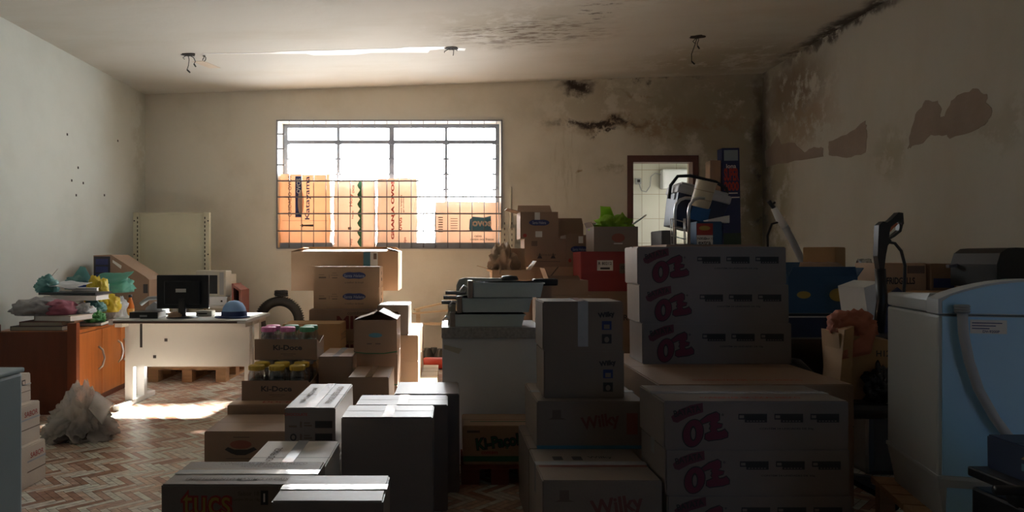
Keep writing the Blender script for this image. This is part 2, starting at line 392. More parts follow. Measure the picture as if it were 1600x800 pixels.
m_right = stained('right_wall_paint', (0.55, 0.54, 0.48), [
    ((XR, 9.0, 2.4), (0, 0.25, 2.2), MOULD, 0.85, 2.5, 0.32), ((XR, 8.2, 3.2), (0, 1.0, 0.55), (0.20, 0.15, 0.10), 0.85, 3, 0.38),
    ((XR, 8.0, 2.75), (0, 1.0, 0.35), BROWN, 0.7, 4, 0.40), ((XR, 7.2, 3.62), (0, 1.6, 0.10), MOULD, 0.85, 5, 0.38),
    ((XR, 8.6, 1.9), (0, 0.5, 1.4), OLIVE, 0.7, 3, 0.4), ((XR, 6.4, 2.2), (0, 0.35, 0.30), OLIVE, 0.45, 5, 0.4),
    ((XR, 5.1, 2.2), (0, 0.45, 0.25), OLIVE, 0.35, 5, 0.42),
], dirt=(0.40, 0.37, 0.27), dirtamt=0.3, streak=(1, 1, 0.5))
m_ceil = stained('ceiling_paint', (0.60, 0.59, 0.54), [
    ((0.7, 6.9, 3.5), (1.25, 0.8, 0), OLIVE, 0.45, 3, 0.38), ((0.80, 7.05, 3.5), (1.05, 0.55, 0), (0.16, 0.12, 0.09), 0.85, (5, (1, 3.5, 1)), 0.47),
    ((1.35, 6.5, 3.5), (0.25, 0.5, 0), MOULD, 0.8, (6, (1, 2, 1)), 0.53), ((-0.9, 5.6, 3.4), (0.9, 0.5, 0), OLIVE, 0.35, 3, 0.45),
    ((4.0, 7.2, 3.5), (0.20, 1.8, 0), MOULD, 0.9, 4, 0.38), ((3.2, 8.3, 3.5), (1.2, 1.0, 0), OLIVE, 0.6, 3, 0.4),
    ((1.6, 6.0, 3.5), (0.5, 0.5, 0), BROWN, 0.4, (4, (1, 3, 1)), 0.45),
], dirt=(0.42, 0.38, 0.28), dirtamt=0.3, streak=(0.4, 1.4, 1))
PLASTER = mat('exposed_plaster', (0.31, 0.25, 0.205), 0.9, nscale=5, namt=0.2, bump=0.3)
FILLER = mat('fresh_filler', (0.93, 0.93, 0.92), 0.6, namt=0.02)

def slabs(name, rects, m, wrap):
    mb = MB()
    for r in rects: mb.hexa(wrap(*r), m)
    return mb
WX0, WX1, WZ0, WZ1 = -2.17, 0.675, 1.37, 3.01
DX0, DX1, DZ1 = 2.33, 3.17, 2.54
TH = 0.33
def bw(x0, x1, z0, z1, y0=YB, y1=YB+TH, sl=False):
    za, zb = (z1, z1) if not sl else (zc(x0)+.1, zc(x1)+.1)
    return [(x0, y0, z0), (x1, y0, z0), (x1, y1, z0), (x0, y1, z0), (x0, y0, za), (x1, y0, zb), (x1, y1, zb), (x0, y1, za)]
mb = MB()
for r in [(XL-.15, WX0, 0, 4, True), (WX0, WX1, 0, WZ0, False), (WX0, WX1, WZ1, 4, True), (WX1, DX0, 0, 4, True), (DX0, DX1, DZ1, 4, True), (DX1, XR+.15, 0, 4, True)]:
    mb.hexa(bw(r[0], r[1], r[2], r[3], sl=r[4]), m_back)
struct(mb.build('wall_back'))
mb = MB(); mb.hexa([(XL-.15, YR-.15, 0), (XL, YR-.15, 0), (XL, YB, 0), (XL-.15, YB, 0), (XL-.15, YR-.15, 3.42), (XL, YR-.15, 3.42), (XL, YB, 3.42), (XL-.15, YB, 3.42)], m_left)
for (px, py) in [(184, 220), (130, 286), (112, 282), (119, 305), (163, 305), (122, 262), (105, 210)]:
    Y = XL*1100/(px-700); z = sz(py, Y)
    mb.box(XL, XL+.002, Y-.012, Y+.012, z-.012, z+.012, DARKGAP)
struct(mb.build('wall_left'))
mb = MB(); mb.hexa([(XR, YF-.15, 0), (XR+.15, YF-.15, 0), (XR+.15, YB, 0), (XR, YB, 0), (XR, YF-.15, 3.72), (XR+.15, YF-.15, 3.72), (XR+.15, YB, 3.72), (XR, YB, 3.72)], m_right)
def ragged(pts, amp, sub, seed):
    out = []; r = random.Random(seed)
    for i, p in enumerate(pts):
        q = pts[(i+1) % len(pts)]
        for k in range(sub):
            t = k/sub; out.append((p[0]*(1-t)+q[0]*t + r.uniform(-amp, amp)*(k > 0), p[1]*(1-t)+q[1]*t + r.uniform(-amp, amp)*(k > 0)))
    return out
patches = [[(130, 555), (150, 540), (175, 500), (190, 530), (240, 525), (275, 560), (310, 540), (345, 545), (345, 575), (240, 590), (135, 615)],
  [(365, 520), (430, 495), (500, 443), (505, 480), (500, 560), (430, 580), (365, 570)],
  [(655, 545), (670, 470), (690, 410), (720, 368), (765, 370), (780, 400), (775, 435), (790, 430), (815, 370), (850, 345), (910, 325), (945, 345), (945, 380), (965, 405), (950, 445), (900, 480), (810, 510), (800, 495), (740, 495), (700, 530), (665, 545)]]
for k, pl in enumerate(patches):
    P = []
    for (a, b) in pl:
        px, py = 1140+a/2.352, b/2.352; Y = XR*1100/(px-700); P.append((Y, sz(py, Y)))
    P = ragged(P, 0.012, 4, k)
    mb.prism(P, XR-.003, XR+.01, PLASTER, 'YZ')
struct(mb.build('wall_right'))
# wall behind the camera, with the open doorway that lets cool daylight in
mb = MB()
m_far = mat('rear_wall_paint', (0.30, 0.29, 0.26), 0.9)
for x0, x1, z0, z1 in [(1.75, 2.4, 0, 3.75), (3.5, XR+.15, 0, 3.75), (2.4, 3.5, 2.3, 3.75)]: mb.box(x0, x1, YF-.15, YF, z0, z1, m_far)
mb.box(1.75, 1.9, YR, YF-.15, 0, 3.75, m_far); mb.box(XL-.15, 1.9, YR-.15, YR, 0, 3.75, m_far)
struct(mb.build('wall_front'))
mb = MB(); a = (XL-.15, XR+.15)
mb.hexa([(a[0], YR-.15, zc(a[0])), (a[1], YR-.15, zc(a[1])), (a[1], YB+.01, zc(a[1])), (a[0], YB+.01, zc(a[0])),
         (a[0], YR-.15, zc(a[0])+.15), (a[1], YR-.15, zc(a[1])+.15), (a[1], YB+TH, zc(a[1])+.15), (a[0], YB+TH, zc(a[0])+.15)], m_ceil)
# strip of white filler along the ceiling chase and the peeled squares beside the wire holes
def cpt(px, py):
    Y = 7.4
    for _ in range(8): X = sx(px, Y); Y = (zc(X)-EYE)*1100/(403-py)
    return (sx(px, Y), Y)
strip = [(318, 83), (420, 82), (440, 80), (520, 78), (620, 75), (640, 73), (695, 72), (698, 76), (672, 78), (668, 82), (580, 82), (555, 85), (490, 86), (478, 83.5), (420, 83.6), (318, 83.8)]
def ceil_patch(P, m):
    n = len(P); vs = [(x, y, zc(x)-.003) for x, y in P]+[(x, y, zc(x)+.01) for x, y in P]
    mb.add(vs, [list(range(n)), list(range(n, 2*n))[::-1]]+[(i, (i+1) % n, (i+1) % n+n, i+n) for i in range(n)], m)
ceil_patch(ragged([cpt(*p) for p in strip], 0.006, 3, 5), FILLER)
ceil_patch([cpt(*p) for p in [(714, 74), (728, 75), (726, 79), (712, 78)]], FILLER)
ceil_patch([cpt(*p) for p in [(300, 96), (318, 95), (345, 106), (327, 106)]], mat('peeled_paint', (0.62, 0.53, 0.42), 0.9))
struct(mb.build('ceiling'))

# herringbone floor
FT = [mat('floor_plank_%s' % n, c, r, nscale=26, namt=0.7, stretch=(1, 1, 1)) for n, c, r in
      [('rust', (0.34, 0.15, 0.08), 0.30), ('tan', (0.55, 0.36, 0.25), 0.30), ('cream', (0.74, 0.61, 0.49), 0.30), ('rose', (0.46, 0.27, 0.19), 0.30), ('ash', (0.64, 0.52, 0.43), 0.30)]]
mb = MB(); mb.box(XL-.15, XR+.15, YR-.15, YB+TH, -0.12, -0.001, mat('floor_grout', (0.12, 0.06, 0.04), 0.6))
Wp, NP = 0.036, 5; Lp = Wp*NP; c45 = math.sqrt(0.5); rnd = random.Random(3)
for s in range(-21, 22):
    for k in range(-230, 231):
        for kind in (0, 1):
            if kind == 0: x0, x1, y0, y1 = k*Wp, k*Wp+Lp, k*Wp, (k+1)*Wp
            else: x0, x1, y0, y1 = (k-1)*Wp, k*Wp, k*Wp, k*Wp+Lp
            x0 += s*2*NP*Wp; x1 += s*2*NP*Wp; g = 0.0012
            R = lambda x, y: ((x+y)*c45, (y-x)*c45+4.0)
            cx, cy = R((x0+x1)/2, (y0+y1)/2)
            if not (XL+.02 < cx < XR-.02 and 1.2 < cy < YB-.02): continue
            q = [R(x0+g, y0+g), R(x1-g, y0+g), R(x1-g, y1-g), R(x0+g, y1-g)]
            q = [(min(max(a, XL), XR), min(b, YB)) for a, b in q]
            mb.add([(a, b, 0) for a, b in q], [(0, 1, 2, 3)], FT[rnd.choices(range(5), (2, 3, 3, 2, 3))[0]])
struct(mb.build('floor'))

# ------------------------------------------------------------------ window with frame, panes and security grille
win = bpy.data.objects.new('window_1', None); COL.objects.link(win); win['kind'] = 'structure'
FR = mat('window_frame_paint', (0.16, 0.18, 0.22), 0.5)
fy0, fy1 = YB+0.26, YB+0.31
mb = MB()
mb.box(WX0, WX1, fy0, fy1, WZ0, WZ0+.06, FR); mb.box(WX0, WX1, fy0, fy1, WZ1-.05, WZ1, FR)
mb.box(WX0, WX0+.06, fy0, fy1, WZ0+.06, WZ1-.05, FR); mb.box(WX1-.05, WX1, fy0, fy1, WZ0+.06, WZ1-.05, FR)
xm = [sx(529, 9.28), sx(612, 9.28), sx(697, 9.28)]
for x, wd in zip(xm, (.035, .065, .035)): mb.box(x-wd/2, x+wd/2, fy0, fy1, WZ0+.06, WZ1-.05, FR)
zt = sz(222, 9.28); mb.box(WX0+.06, WX1-.05, fy0+.003, fy1-.003, zt-.025, zt+.025, FR)
for x in [WX0+.05]+xm+[WX1-.05]:
    for z in (2.75, 2.55, 2.35, 2.15, 1.95, 1.75): mb.box(x-.04, x+.04, fy0-.01, fy0, z-.012, z+.012, FR)
for a, b in ((437, 519), (588, 781)): mb.box(sx(a, YB), min(sx(b, YB), WX1), YB+.005, YB+.02, WZ0, WZ0+.075, FR)
mb.build('window_frame', win)
gl = bpy.data.materials.new('window_glass'); gl.use_nodes = True; t = gl.node_tree; t.nodes.remove(t.nodes['Principled BSDF'])
tp = t.nodes.new('ShaderNodeBsdfTransparent'); tp.inputs[0].default_value = (0.95, 0.97, 0.98, 1); gs = t.nodes.new('ShaderNodeBsdfGlossy'); gs.inputs['Roughness'].default_value = 0.05
ms = t.nodes.new('ShaderNodeMixShader'); ms.inputs[0].default_value = 0.06
t.links.new(tp.outputs[0], ms.inputs[1]); t.links.new(gs.outputs[0], ms.inputs[2]); t.links.new(ms.outputs[0], t.nodes['Material Output'].inputs[0])
edges = [WX0+.06]+xm+[WX1-.05]
for i in range(4):
    a, b = edges[i]+.02, edges[i+1]-.02
    m1 = MB(); m1.box(a, b, fy0+.022, fy0+.026, zt+.03, WZ1-.055, gl); m1.build('pane', win)
    m1 = MB(); m1.box(a, b, fy0+.022, fy0+.026, WZ0+.065, zt-.03, gl); m1.build('pane', win)
m1 = MB(); m1.box(WX0-.02, WX1+.02, YB-.03, fy0, WZ0-.025, WZ0, mat('sill_stone', (0.55, 0.53, 0.48), 0.5)); m1.build('window_sill', win)
GRM = mat('grille_iron', (0.17, 0.17, 0.19), 0.5, namt=0.1)
g = thing('window_grille', 'thin iron bar grille fixed over the window opening', 'grille', (0, YB-.02, 0))
mb = MB(); yy = -0.012
x0, x1 = WX0-.01, WX1+.01
for z in (WZ0+.003, WZ1-.01): mb.box(x0, x1, yy, yy+.014, z-.008, z+.008, GRM)
for x in (x0, x1): mb.box(x-.008, x+.008, yy, yy+.014, WZ0, WZ1, GRM)
mb.build('grille_frame', g)
mb = MB()
for k, py in enumerate((361, 334, 308, 283)):
    z = sz(py, YB)
    mb.box(x0, x1 if k != 3 else sx(655, YB), yy+.002, yy+.012, z-.009, z+.009, GRM)
for py in (210, 233, 258): mb.box(x0, x0+.10, yy+.002, yy+.012, sz(py, YB)-.008, sz(py, YB)+.008, GRM)
mb.build('horizontal_bars', g)
mb = MB(); k = 0; x = x0+.155
while x < x1-.05:
    zq = sz(270 if x < sx(655, YB) else 312, YB)
    mb.tube([(x, yy+.014, WZ0), (x, yy+.014, zq)], 0.0052, GRM, 6); mb.tube([(x, yy+.014, zq), (x, yy+.014, WZ1-.05)], 0.0018, GRM, 6); mb.tube([(x, yy+.014, WZ1-.05), (x, yy+.014, WZ1-.01)], 0.0045, GRM, 6); x += .1555
mb.build('vertical_bars', g)

# bathroom behind the doorway
tm, tt, tb = nodes('bathroom_tile'); MATS['bt'] = tm
tb.inputs['Roughness'].default_value = 0.25
c = tt.nodes.new('ShaderNodeTexCoord'); sp = tt.nodes.new('ShaderNodeSeparateXYZ'); cb = tt.nodes.new('ShaderNodeCombineXYZ'); br = tt.nodes.new('ShaderNodeTexBrick')
ad = tt.nodes.new('ShaderNodeMath'); ad.operation = 'ADD'
tt.links.new(c.outputs['Object'], sp.inputs[0]); tt.links.new(sp.outputs[0], ad.inputs[0]); tt.links.new(sp.outputs[1], ad.inputs[1])
tt.links.new(ad.outputs[0], cb.inputs[0]); tt.links.new(sp.outputs[2], cb.inputs[1]); tt.links.new(cb.outputs[0], br.inputs['Vector'])
br.offset = 0; br.inputs['Scale'].default_value = 1; br.inputs['Brick Width'].default_value = 0.26; br.inputs['Row Height'].default_value = 0.368
br.inputs['Mortar Size'].default_value = 0.004; br.inputs['Color1'].default_value = (0.58, 0.57, 0.50, 1); br.inputs['Color2'].default_value = (0.56, 0.55, 0.48, 1); br.inputs['Mortar'].default_value = (0.33, 0.28, 0.2, 1)
tt.links.new(br.outputs[0], tb.inputs['Base Color'])
mb = MB()
by0, by1, bx0, bx1, bz = YB+TH, 10.6, 1.9, 3.95, 3.0
mb.box(bx0-.1, bx1+.1, by1, by1+.1, 0, bz, tm); mb.box(bx0-.1, bx0, by0, by1, 0, bz, tm)
for y0, y1, z0, z1 in [(by0, 9.6, 0, bz), (10.3, by1, 0, bz), (9.6, 10.3, 0, 1.6), (9.6, 10.3, 2.4, bz)]: mb.box(bx1, bx1+.1, y0, y1, z0, z1, tm)
struct(mb.build('wall_bathroom'))
mb = MB(); mb.box(bx0-.1, bx1+.1, by0, by1+.1, bz, bz+.1, m_ceil); struct(mb.build('ceiling_bathroom'))
mb = MB(); mb.box(bx0-.1, bx1+.1, by0, by1+.1, -.1, 0, tm); struct(mb.build('floor_bathroom'))
dr = bpy.data.objects.new('door_1', None); COL.objects.link(dr); dr['kind'] = 'structure'
DF = mat('door_frame_paint', (0.13, 0.055, 0.045), 0.45, namt=0.25)
mb = MB()
a, b = sx(980, YB), sx(1091, YB); zt2 = sz(243, YB)
mb.box(a, a+.075, YB-.015, YB+.14, 0, zt2, DF); mb.box(b-.075, b, YB-.015, YB+.14, 0, zt2, DF); mb.box(a+.075, b-.075, YB-.015, YB+.14, zt2-.085, zt2, DF)
mb.build('door_frame', dr)
# shower heater on the tiles
h = thing('shower_heater', 'white electric shower heater box on the bathroom tiles', 'heater', (sx(1060, 10.4), 10.6, 2.3))
mb = MB(); mb.box(-.22, .22, -.16, 0, -.02, .27, WHITEPL, .03); mb.build('housing', h)
mb = MB(); mb.tube([(-.22, -.06, .2), (-.30, -.05, .22), (-.36, -.04, .17), (-.37, -.04, .03), (-.43, -.04, -.06), (-.50, -.04, -.04), (-.53, -.04, .05), (-.54, -.03, .12)], .008, GREYPL, 8); mb.build('cable', h)
mb = MB(); mb.box(-.59, -.50, -.04, 0, .06, .15, GREYPL, .01); mb.box(-.565, -.525, -.05, -.04, .085, .125, BLACKPL); mb.build('socket', h)

# wire outlets in the ceiling
WIRE = mat('wire_black', (0.02, 0.02, 0.02), 0.5)
for (px, py, lab, strands) in [(294, 85, 'leftmost dark ceiling hole with three hanging wires', [(.0, -.16), (.06, -.10), (-.05, -.05)]),
                        (319, 87, 'small curled wire loop beside the leftmost ceiling hole', [(.01, -.06), (-.015, -.05)]),
                        (705, 75, 'middle ceiling hole with curled wires at the end of the white strip', [(-.06, -.05), (.02, -.08), (.05, -.03)]),
                        (1090, 57, 'rightmost ceiling hole with a long hanging wire', [(-.05, -.26), (.0, -.10), (-.04, -.07)])]:
    X, Y = cpt(px, py); z = zc(X)
    r = thing('ceiling_outlet', lab, 'wiring', (X, Y, z))
    big = px != 319
    mb = MB(); mb.prism([(rr*math.cos(t), rr*.7*math.sin(t)) for t, rr in ((2*math.pi*k/14, (.085 if big else .015)*random.uniform(.75, 1.1)) for k in range(14))], -.006, .003, DARKGAP, 'XY'); mb.build('hole', r)
    mb = MB()
    for i, (dx, dz) in enumerate(strands):
        mb.tube([(0, 0, 0), (dx*.8+.01, 0, dz*.35), (dx*1.2, .01, dz*.7), (dx+.012*(i-1), 0, dz)], .004, WIRE, 6)
        if abs(dz) > .09: mb.tube([(dx+.012*(i-1), 0, dz), (dx+.02, 0, dz-.03)], .008, WIRE, 6)
    mb.build('wires', r)
# conduit beside the window
mb = MB(); X = sx(798, YB); mb.tube([(X, YB-.012, 1.0), (X, YB-.012, sz(292, YB))], .012, mat('conduit', (0.6, 0.56, 0.45), 0.5), 10)
tag(mb.build('conduit_pipe'), 'thin cream pipe running up the wall right of the window', 'pipe')
mb = MB()
for X, z1 in ((sx(788, 8.9), sz(357, 8.9)), (sx(800, 8.85), sz(357, 8.9)), (sx(818, 8.8), sz(370, 8.8))):
    mb.box(X-.035, X+.035, 8.86, 8.89, 0, z1, BEIGEPL)
    for k in range(22): mb.box(X-.005, X+.005, 8.858, 8.861, .2+k*.07, .23+k*.07, DARKGAP)
tag(mb.build('shelf_upright'), 'cream slotted shelving uprights leaning on the wall beside the window', 'shelving')

# ------------------------------------------------------------------ cartons standing in the window recess
def wbox(label, px0, px1, py0, y1z, pr, m, bulge=.02, seed=1):
    Yf = YB+.03; x0, x1 = sx(px0, Yf), sx(px1, Yf); h = sz(py0, Yf)-WZ0; w_ = x1-x0; d = .19
    bm = bmesh.new(); bmesh.ops.create_cube(bm, size=1)
    bmesh.ops.subdivide_edges(bm, edges=bm.edges[:], cuts=7, use_grid_fill=True)
    for v in bm.verts:
        u = v.co.copy(); k = math.cos(u.x*math.pi)*math.cos(u.z*math.pi)
        edge = 1-0.10*max(0, (u.z-.3)/.2)*(1 if abs(u.y) > .45 else .6)
        p = Vector((u.x*w_*(1-.03*abs(u.z)*2), u.y*d*edge, (u.z+.5)*h))
        if abs(u.y) > .49: p.y += bulge*.4*k*(1 if u.y > 0 else -1)
        p += Vector((noise.noise(p*7+Vector((seed, 0, 0))), 0, noise.noise(p*6+Vector((0, seed, 0)))*(1 if u.z > .4 else 0)))*.012
        v.co = p
    mb = MB(); mb.bm(bm, m, True)
    mb2 = MB(); prints(mb2, w_, d+bulge*.8+.012, h, pr)
    mb.v += mb2.v and [] ; off = len(mb.v)
    for i, f in enumerate(mb2.f):
        pass
    mb.v += mb2.v
    for i, f in enumerate(mb2.f): mb.f.append([q+off for q in f]); mb.mi.append(mb.slot(mb2.m[mb2.mi[i]])); mb.sm.append(False)
    return tag(mb.build('carton', None, ((x0+x1)/2, Yf+d/2+.012, WZ0)), label, 'box', 'cartons blocking the window')
BL1 = thin('backlit_orange_board', (0.70, 0.47, 0.32), 0.24, 0.7, 0.15)
BL2 = thin('backlit_tan_board', (0.70, 0.53, 0.42), 0.24, 0.7, 0.15)
R90 = math.pi/2
wbox('orange carton with dark blue sideways lettering at the left of the window', 437, 516, 272, 0, [
    ('rect', 'F', .31, .42, .44, .97, INKBLUE), ('poly', 'F', oval(.42, .62, .06, .17), BL1, .002),
    ('text', 'F', 'OVOS', .375, .84, .05, INKWHITE, dict(rot=R90, lift=.003)),
    ('text', 'F', 'Katayama', .56, .68, .075, INKBLUE, dict(rot=R90, width=.55)),
    ('text', 'F', 'CUIDADO OVOS', .20, .70, .04, INKSOFT, dict(rot=R90, width=.52)),
    ('poly', 'F', [(.40, .31), (.46, .335), (.46, .32), (.68, .325), (.68, .295), (.46, .30), (.46, .285)], INK),
    ('rect', 'F', .05, .372, .95, .376, INKSOFT)], BL1, seed=1)
wbox('pale tan carton with a sideways dark green band, second in the window', 521, 586, 283, 0, [
    ('poly', 'F', [(.60, 0), (.68, 0), (.68, 1), (.62, 1)]+[q for k in range(14) for q in ((.60, .97-k*.07), (.64 if k % 2 else .57, .94-k*.07))], INKGREEN),
    ('text', 'F', 'Holy', .43, .72, .05, INKRED, dict(rot=R90, width=.16)), ('text', 'F', 'ovos', .48, .88, .025, INKSOFT, dict(rot=R90)),
    ('text', 'F', 'frescos', .46, .50, .025, INKSOFT, dict(rot=R90)), ('rect', 'F', .35, .28, .43, .32, INKSOFT), ('text', 'F', 'Holy', .43, .1, .04, INKRED, dict(rot=R90))], BL2, seed=2)
wbox('tan carton with a sideways red lettered band, third in the window', 589, 652, 278, 0, [
    ('text', 'F', 'GRANJA OVOS', .40, .55, .045, INKRED, dict(rot=R90, width=.75, offset=.05)),
    ('text', 'F', 'ovos brancos', .60, .62, .022, INKSOFT, dict(rot=R90, width=.25)), ('text', 'F', 'grandes', .66, .62, .02, INKSOFT, dict(rot=R90, width=.2)),
    ('text', 'F', 'ovos', .58, .35, .04, INKRED, dict(rot=R90)), ('text', 'F', 'tipo', .70, .12, .04, INKRED, dict(rot=R90))], BL2, seed=3)
wbox('low wide tan carton with a teal printed logo at the right of the window', 679, 779, 315, 0, [
    ('poly', 'F', [(.54, .42), (.55, .62), (.60, .68), (.78, .66), (.88, .70), (.88, .45), (.92, .36), (.56, .36)], INKTEAL),
    ('text', 'F', 'ovos', .74, .53, .06, BL2, dict(offset=.04, lift=.003)),
    ('text', 'F', 'contém ovos frescos', .74, .20, .03, INKSOFT, dict(width=.3)), ('text', 'F', 'caixa', .68, .27, .03, INKSOFT)] +
    [('rect', 'F', .06, .35+k*.05, .13, .37+k*.05, INKSOFT) for k in range(7)]+[('rect', 'F', .25, .38+k*.05, .36, .393+k*.05, INKSOFT) for k in range(6)], BL2, seed=4)

# ------------------------------------------------------------------ left side of the room
# wooden sideboard
SY0, SY1 = 5.60, 6.95; SX0, SX1 = -3.60, -2.97
sb = thing('sideboard', 'cherry wood sideboard with curved door handles against the left wall', 'cabinet', (0, 0, 0))
sb.location = ((SX0+SX1)/2-.055, (SY0+SY1)/2, 0); sb.rotation_euler = (0, 0, .08); lx, ly = (SX1-SX0)/2, (SY1-SY0)/2
mb = MB(); mb.box(-lx, lx-.02, -ly+.03, ly, .05, .64, CHERRYD); mb.box(-lx+.02, lx-.05, -ly+.05, ly-.02, 0, .05, CHERRYD); mb.build('body', sb)
mb = MB(); mb.box(-lx, lx, -ly, -ly+.03, 0, .66, CHERRYD); mb.box(lx-.06, lx+.01, -ly-.02, -ly+.04, 0, .73, mat('cherry_post', (0.25, 0.06, 0.02), .35)); mb.box(-lx-.03, -lx+.04, -ly-.01, -ly+.03, 0, .72, CHERRYD); mb.build('end_panel', sb)
mb = MB(); mb.box(-lx, lx, -ly+.03, ly, .64, .665, CHERRY); mb.build('top', sb)
ds = [(-ly+.045, -ly+.50), (-ly+.505, -ly+.93), (-ly+.935, ly-.01)]
for i, (a, b) in enumerate(ds):
    mb = MB(); mb.box(lx-.02, lx, a, b, .07, .635, CHERRY, .003); dd = mb.build('door', sb)
    hy = (b-.07) if i != 2 else a+.07
    mb = MB(); mb.tube([(lx, hy-.0, .29), (lx+.03, hy+.01, .32), (lx+.045, hy+.015, .39), (lx+.03, hy+.01, .46), (lx, hy, .49)], .009, STEEL, 8)
    mb.build('handle', dd)
# the heap on the sideboard
TZ = .665
BAGTEAL = thin('teal_plastic_bag', (0.20, 0.44, 0.42), 0.35, 0.35); BAGGREEN = thin('green_plastic_bag', (0.12, 0.42, 0.14), 0.3, 0.35)
BAGYEL = thin('yellow_plastic_bag', (0.80, 0.62, 0.06), 0.3, 0.35); BAGPINK = mat('pink_cloth', (0.40, 0.12, 0.17), 0.7, bump=.3)
BAGGREY = thin('clear_grey_bag', (0.42, 0.41, 0.42), 0.3, 0.2); BAGWHITE = thin('white_plastic_bag', (0.75, 0.76, 0.78), 0.3, 0.3)
BAGSEA = thin('sea_green_bag', (0.20, 0.52, 0.42), 0.4, 0.35)
def bag(label, m, px, pyb, Y, wd, ht, dp, seed, amp=.35, name='plastic_bag', cat='bag', sharp=True, z=None, sub=4, group=None):
    zb = sz(pyb, Y) if z is None else z
    mb = MB(); mb.blob((0, 0, 0), (wd, dp, ht), m, seed, amp, 2.2, sub, flat=.45, sharp=sharp)
    return tag(mb.build(name, None, (sx(px, Y), Y, zb)), label, cat, group)
def book(label, x0, x1, y0, y1, z0, z1, mc, mp=PAPERW, rot=0, name='book', cat='book'):
    w_, d_, h_ = x1-x0, y1-y0, z1-z0
    t = thing(name, label, cat, ((x0+x1)/2, (y0+y1)/2, z0), rot)
    mb = MB(); mb.box(-w_/2, w_/2, -d_/2, d_/2, 0, .004, mc); mb.box(-w_/2, w_/2, -d_/2, d_/2, h_-.004, h_, mc); mb.box(-w_/2, -w_/2+.004, -d_/2, d_/2, .004, h_-.004, mc); mb.build('cover', t)
    mb = MB(); mb.box(-w_/2+.004, w_/2-.006, -d_/2+.005, d_/2-.005, .004, h_-.004, mp); mb.build('pages', t)
    return t
PAPERDK = mat('aged_paper', (0.42, 0.38, 0.30), .8); DKCOVER = mat('dark_book_cover', (0.05, 0.05, 0.055), .5); REDCOVER = mat('maroon_book_cover', (0.18, 0.05, 0.04), .5)
book('dark ledger at the bottom of the heap on the sideboard', -3.52, -3.10, 5.66, 5.92, TZ, TZ+.035, DKCOVER, PAPERDK)
book('maroon book lying on the dark ledger of the heap', -3.46, -3.12, 5.68, 5.90, TZ+.035, TZ+.07, REDCOVER, PAPERDK, .04)
book('cream paged book lying askew under the pink cloth bundle', -3.36, -3.03, 5.72, 6.0, TZ+.07, TZ+.115, PAPERDK, PAPERW, -.15)
book('thin dark folder sticking out under the cream paged book', -3.2, -3.0, 6.02, 6.3, TZ, TZ+.03, DKCOVER, PAPERW, .2, 'folder', 'folder')
bag('clear grey plastic bundle on the left end of the sideboard heap', BAGGREY, 62, 0, 5.85, .42, .14, .36, 2, .22, z=TZ+.115)
bag('dusty pink cloth bundle in the middle of the sideboard heap', BAGPINK, 94, 0, 5.84, .27, .12, .28, 5, .16, 'cloth_bundle', 'cloth', z=TZ+.118)
bag('whitish plastic bag right of the pink cloth bundle', BAGWHITE, 128, 0, 5.98, .18, .10, .24, 8, z=TZ+.1)
bag('bright green plastic bag at the sideboard edge', BAGGREEN, 148, 0, 6.12, .16, .10, .18, 11, z=TZ+.03)
bag('pale teal plastic bag over the bright green one', BAGTEAL, 146, 0, 6.2, .20, .10, .2, 13, z=TZ+.11)
book('white boxed folder on top of the pink cloth bundle', -3.42, -2.98, 5.95, 6.2, TZ+.225, TZ+.265, PAPERW, PAPERW, .05, 'folder', 'folder')
book('dark flat board across the top of the heap', -3.48, -2.98, 5.98, 6.25, TZ+.27, TZ+.29, DKCOVER, DKCOVER, -.05, 'board', 'board')
bag('crumpled dark teal bag at the top left of the heap', BAGTEAL, 74, 0, 6.1, .18, .14, .2, 17, .28, z=TZ+.29)
book('white papers folder slanting beside the dark teal bag', -3.28, -3.08, 6.1, 6.3, TZ+.295, TZ+.325, PAPERW, PAPERW, .3, 'folder', 'folder')
bag('large teal carrier bag with raised handles on the heap', BAGTEAL, 124, 0, 6.45, .24, .13, .22, 19, .26, z=TZ+.30)
mb = MB(); mb.sheet((-.11, 0, .0), (.10, 0, 0), (.02, .03, .14), (-.03, .02, .15), BAGTEAL, 10, 10, .02, 9, 3); tag(mb.build('plastic_bag', None, (sx(128, 6.4), 6.4, TZ+.36)), 'stiff teal bag flap standing up at the top of the heap', 'bag')
bag('blue striped plastic pouch between teal bag and yellow bag', thin('blue_pouch', (0.04, 0.10, 0.45), .2, .2), 128, 0, 6.3, .12, .07, .12, 23, z=TZ+.295)
bag('sea green plastic bag lying behind the yellow bag', BAGSEA, 180, 0, 6.7, .34, .16, .22, 29, .26, z=TZ+.26)
bag('upper half of the heap, crumpled yellow plastic bag', BAGYEL, 152, 0, 6.30, .20, .25, .2, 31, .28, z=TZ+.17)
bag('lower smaller crumpled yellow plastic bag', BAGYEL, 171, 0, 6.36, .17, .16, .16, 37, .28, z=TZ+.10)
mb = MB(); mb.sheet((-.16, -.05, .0), (.12, -.06, .0), (.20, .03, .10), (-.12, .03, .07), BAGSEA, 12, 10, .018, 9, 6); tag(mb.build('plastic_bag', None, (sx(184, 6.75), 6.62, TZ+.36)), 'pointed sea green bag corner reaching right over the bottle', 'bag')
mb = MB(); mb.sheet((-.14, -.10, .0), (.10, -.12, -.02), (.16, .06, .03), (-.12, .07, .04), BAGWHITE, 12, 10, .015, 10, 9); tag(mb.build('paper_heap', None, (sx(108, 6.1), 6.12, TZ+.34)), 'crumpled white wrapping between the two teal bags of the heap', 'paper')
bag('white crumpled papers between yellow bag and bottle', BAGWHITE, 184, 0, 6.55, .18, .22, .2, 41, .35, 'paper_heap', 'paper', z=TZ)
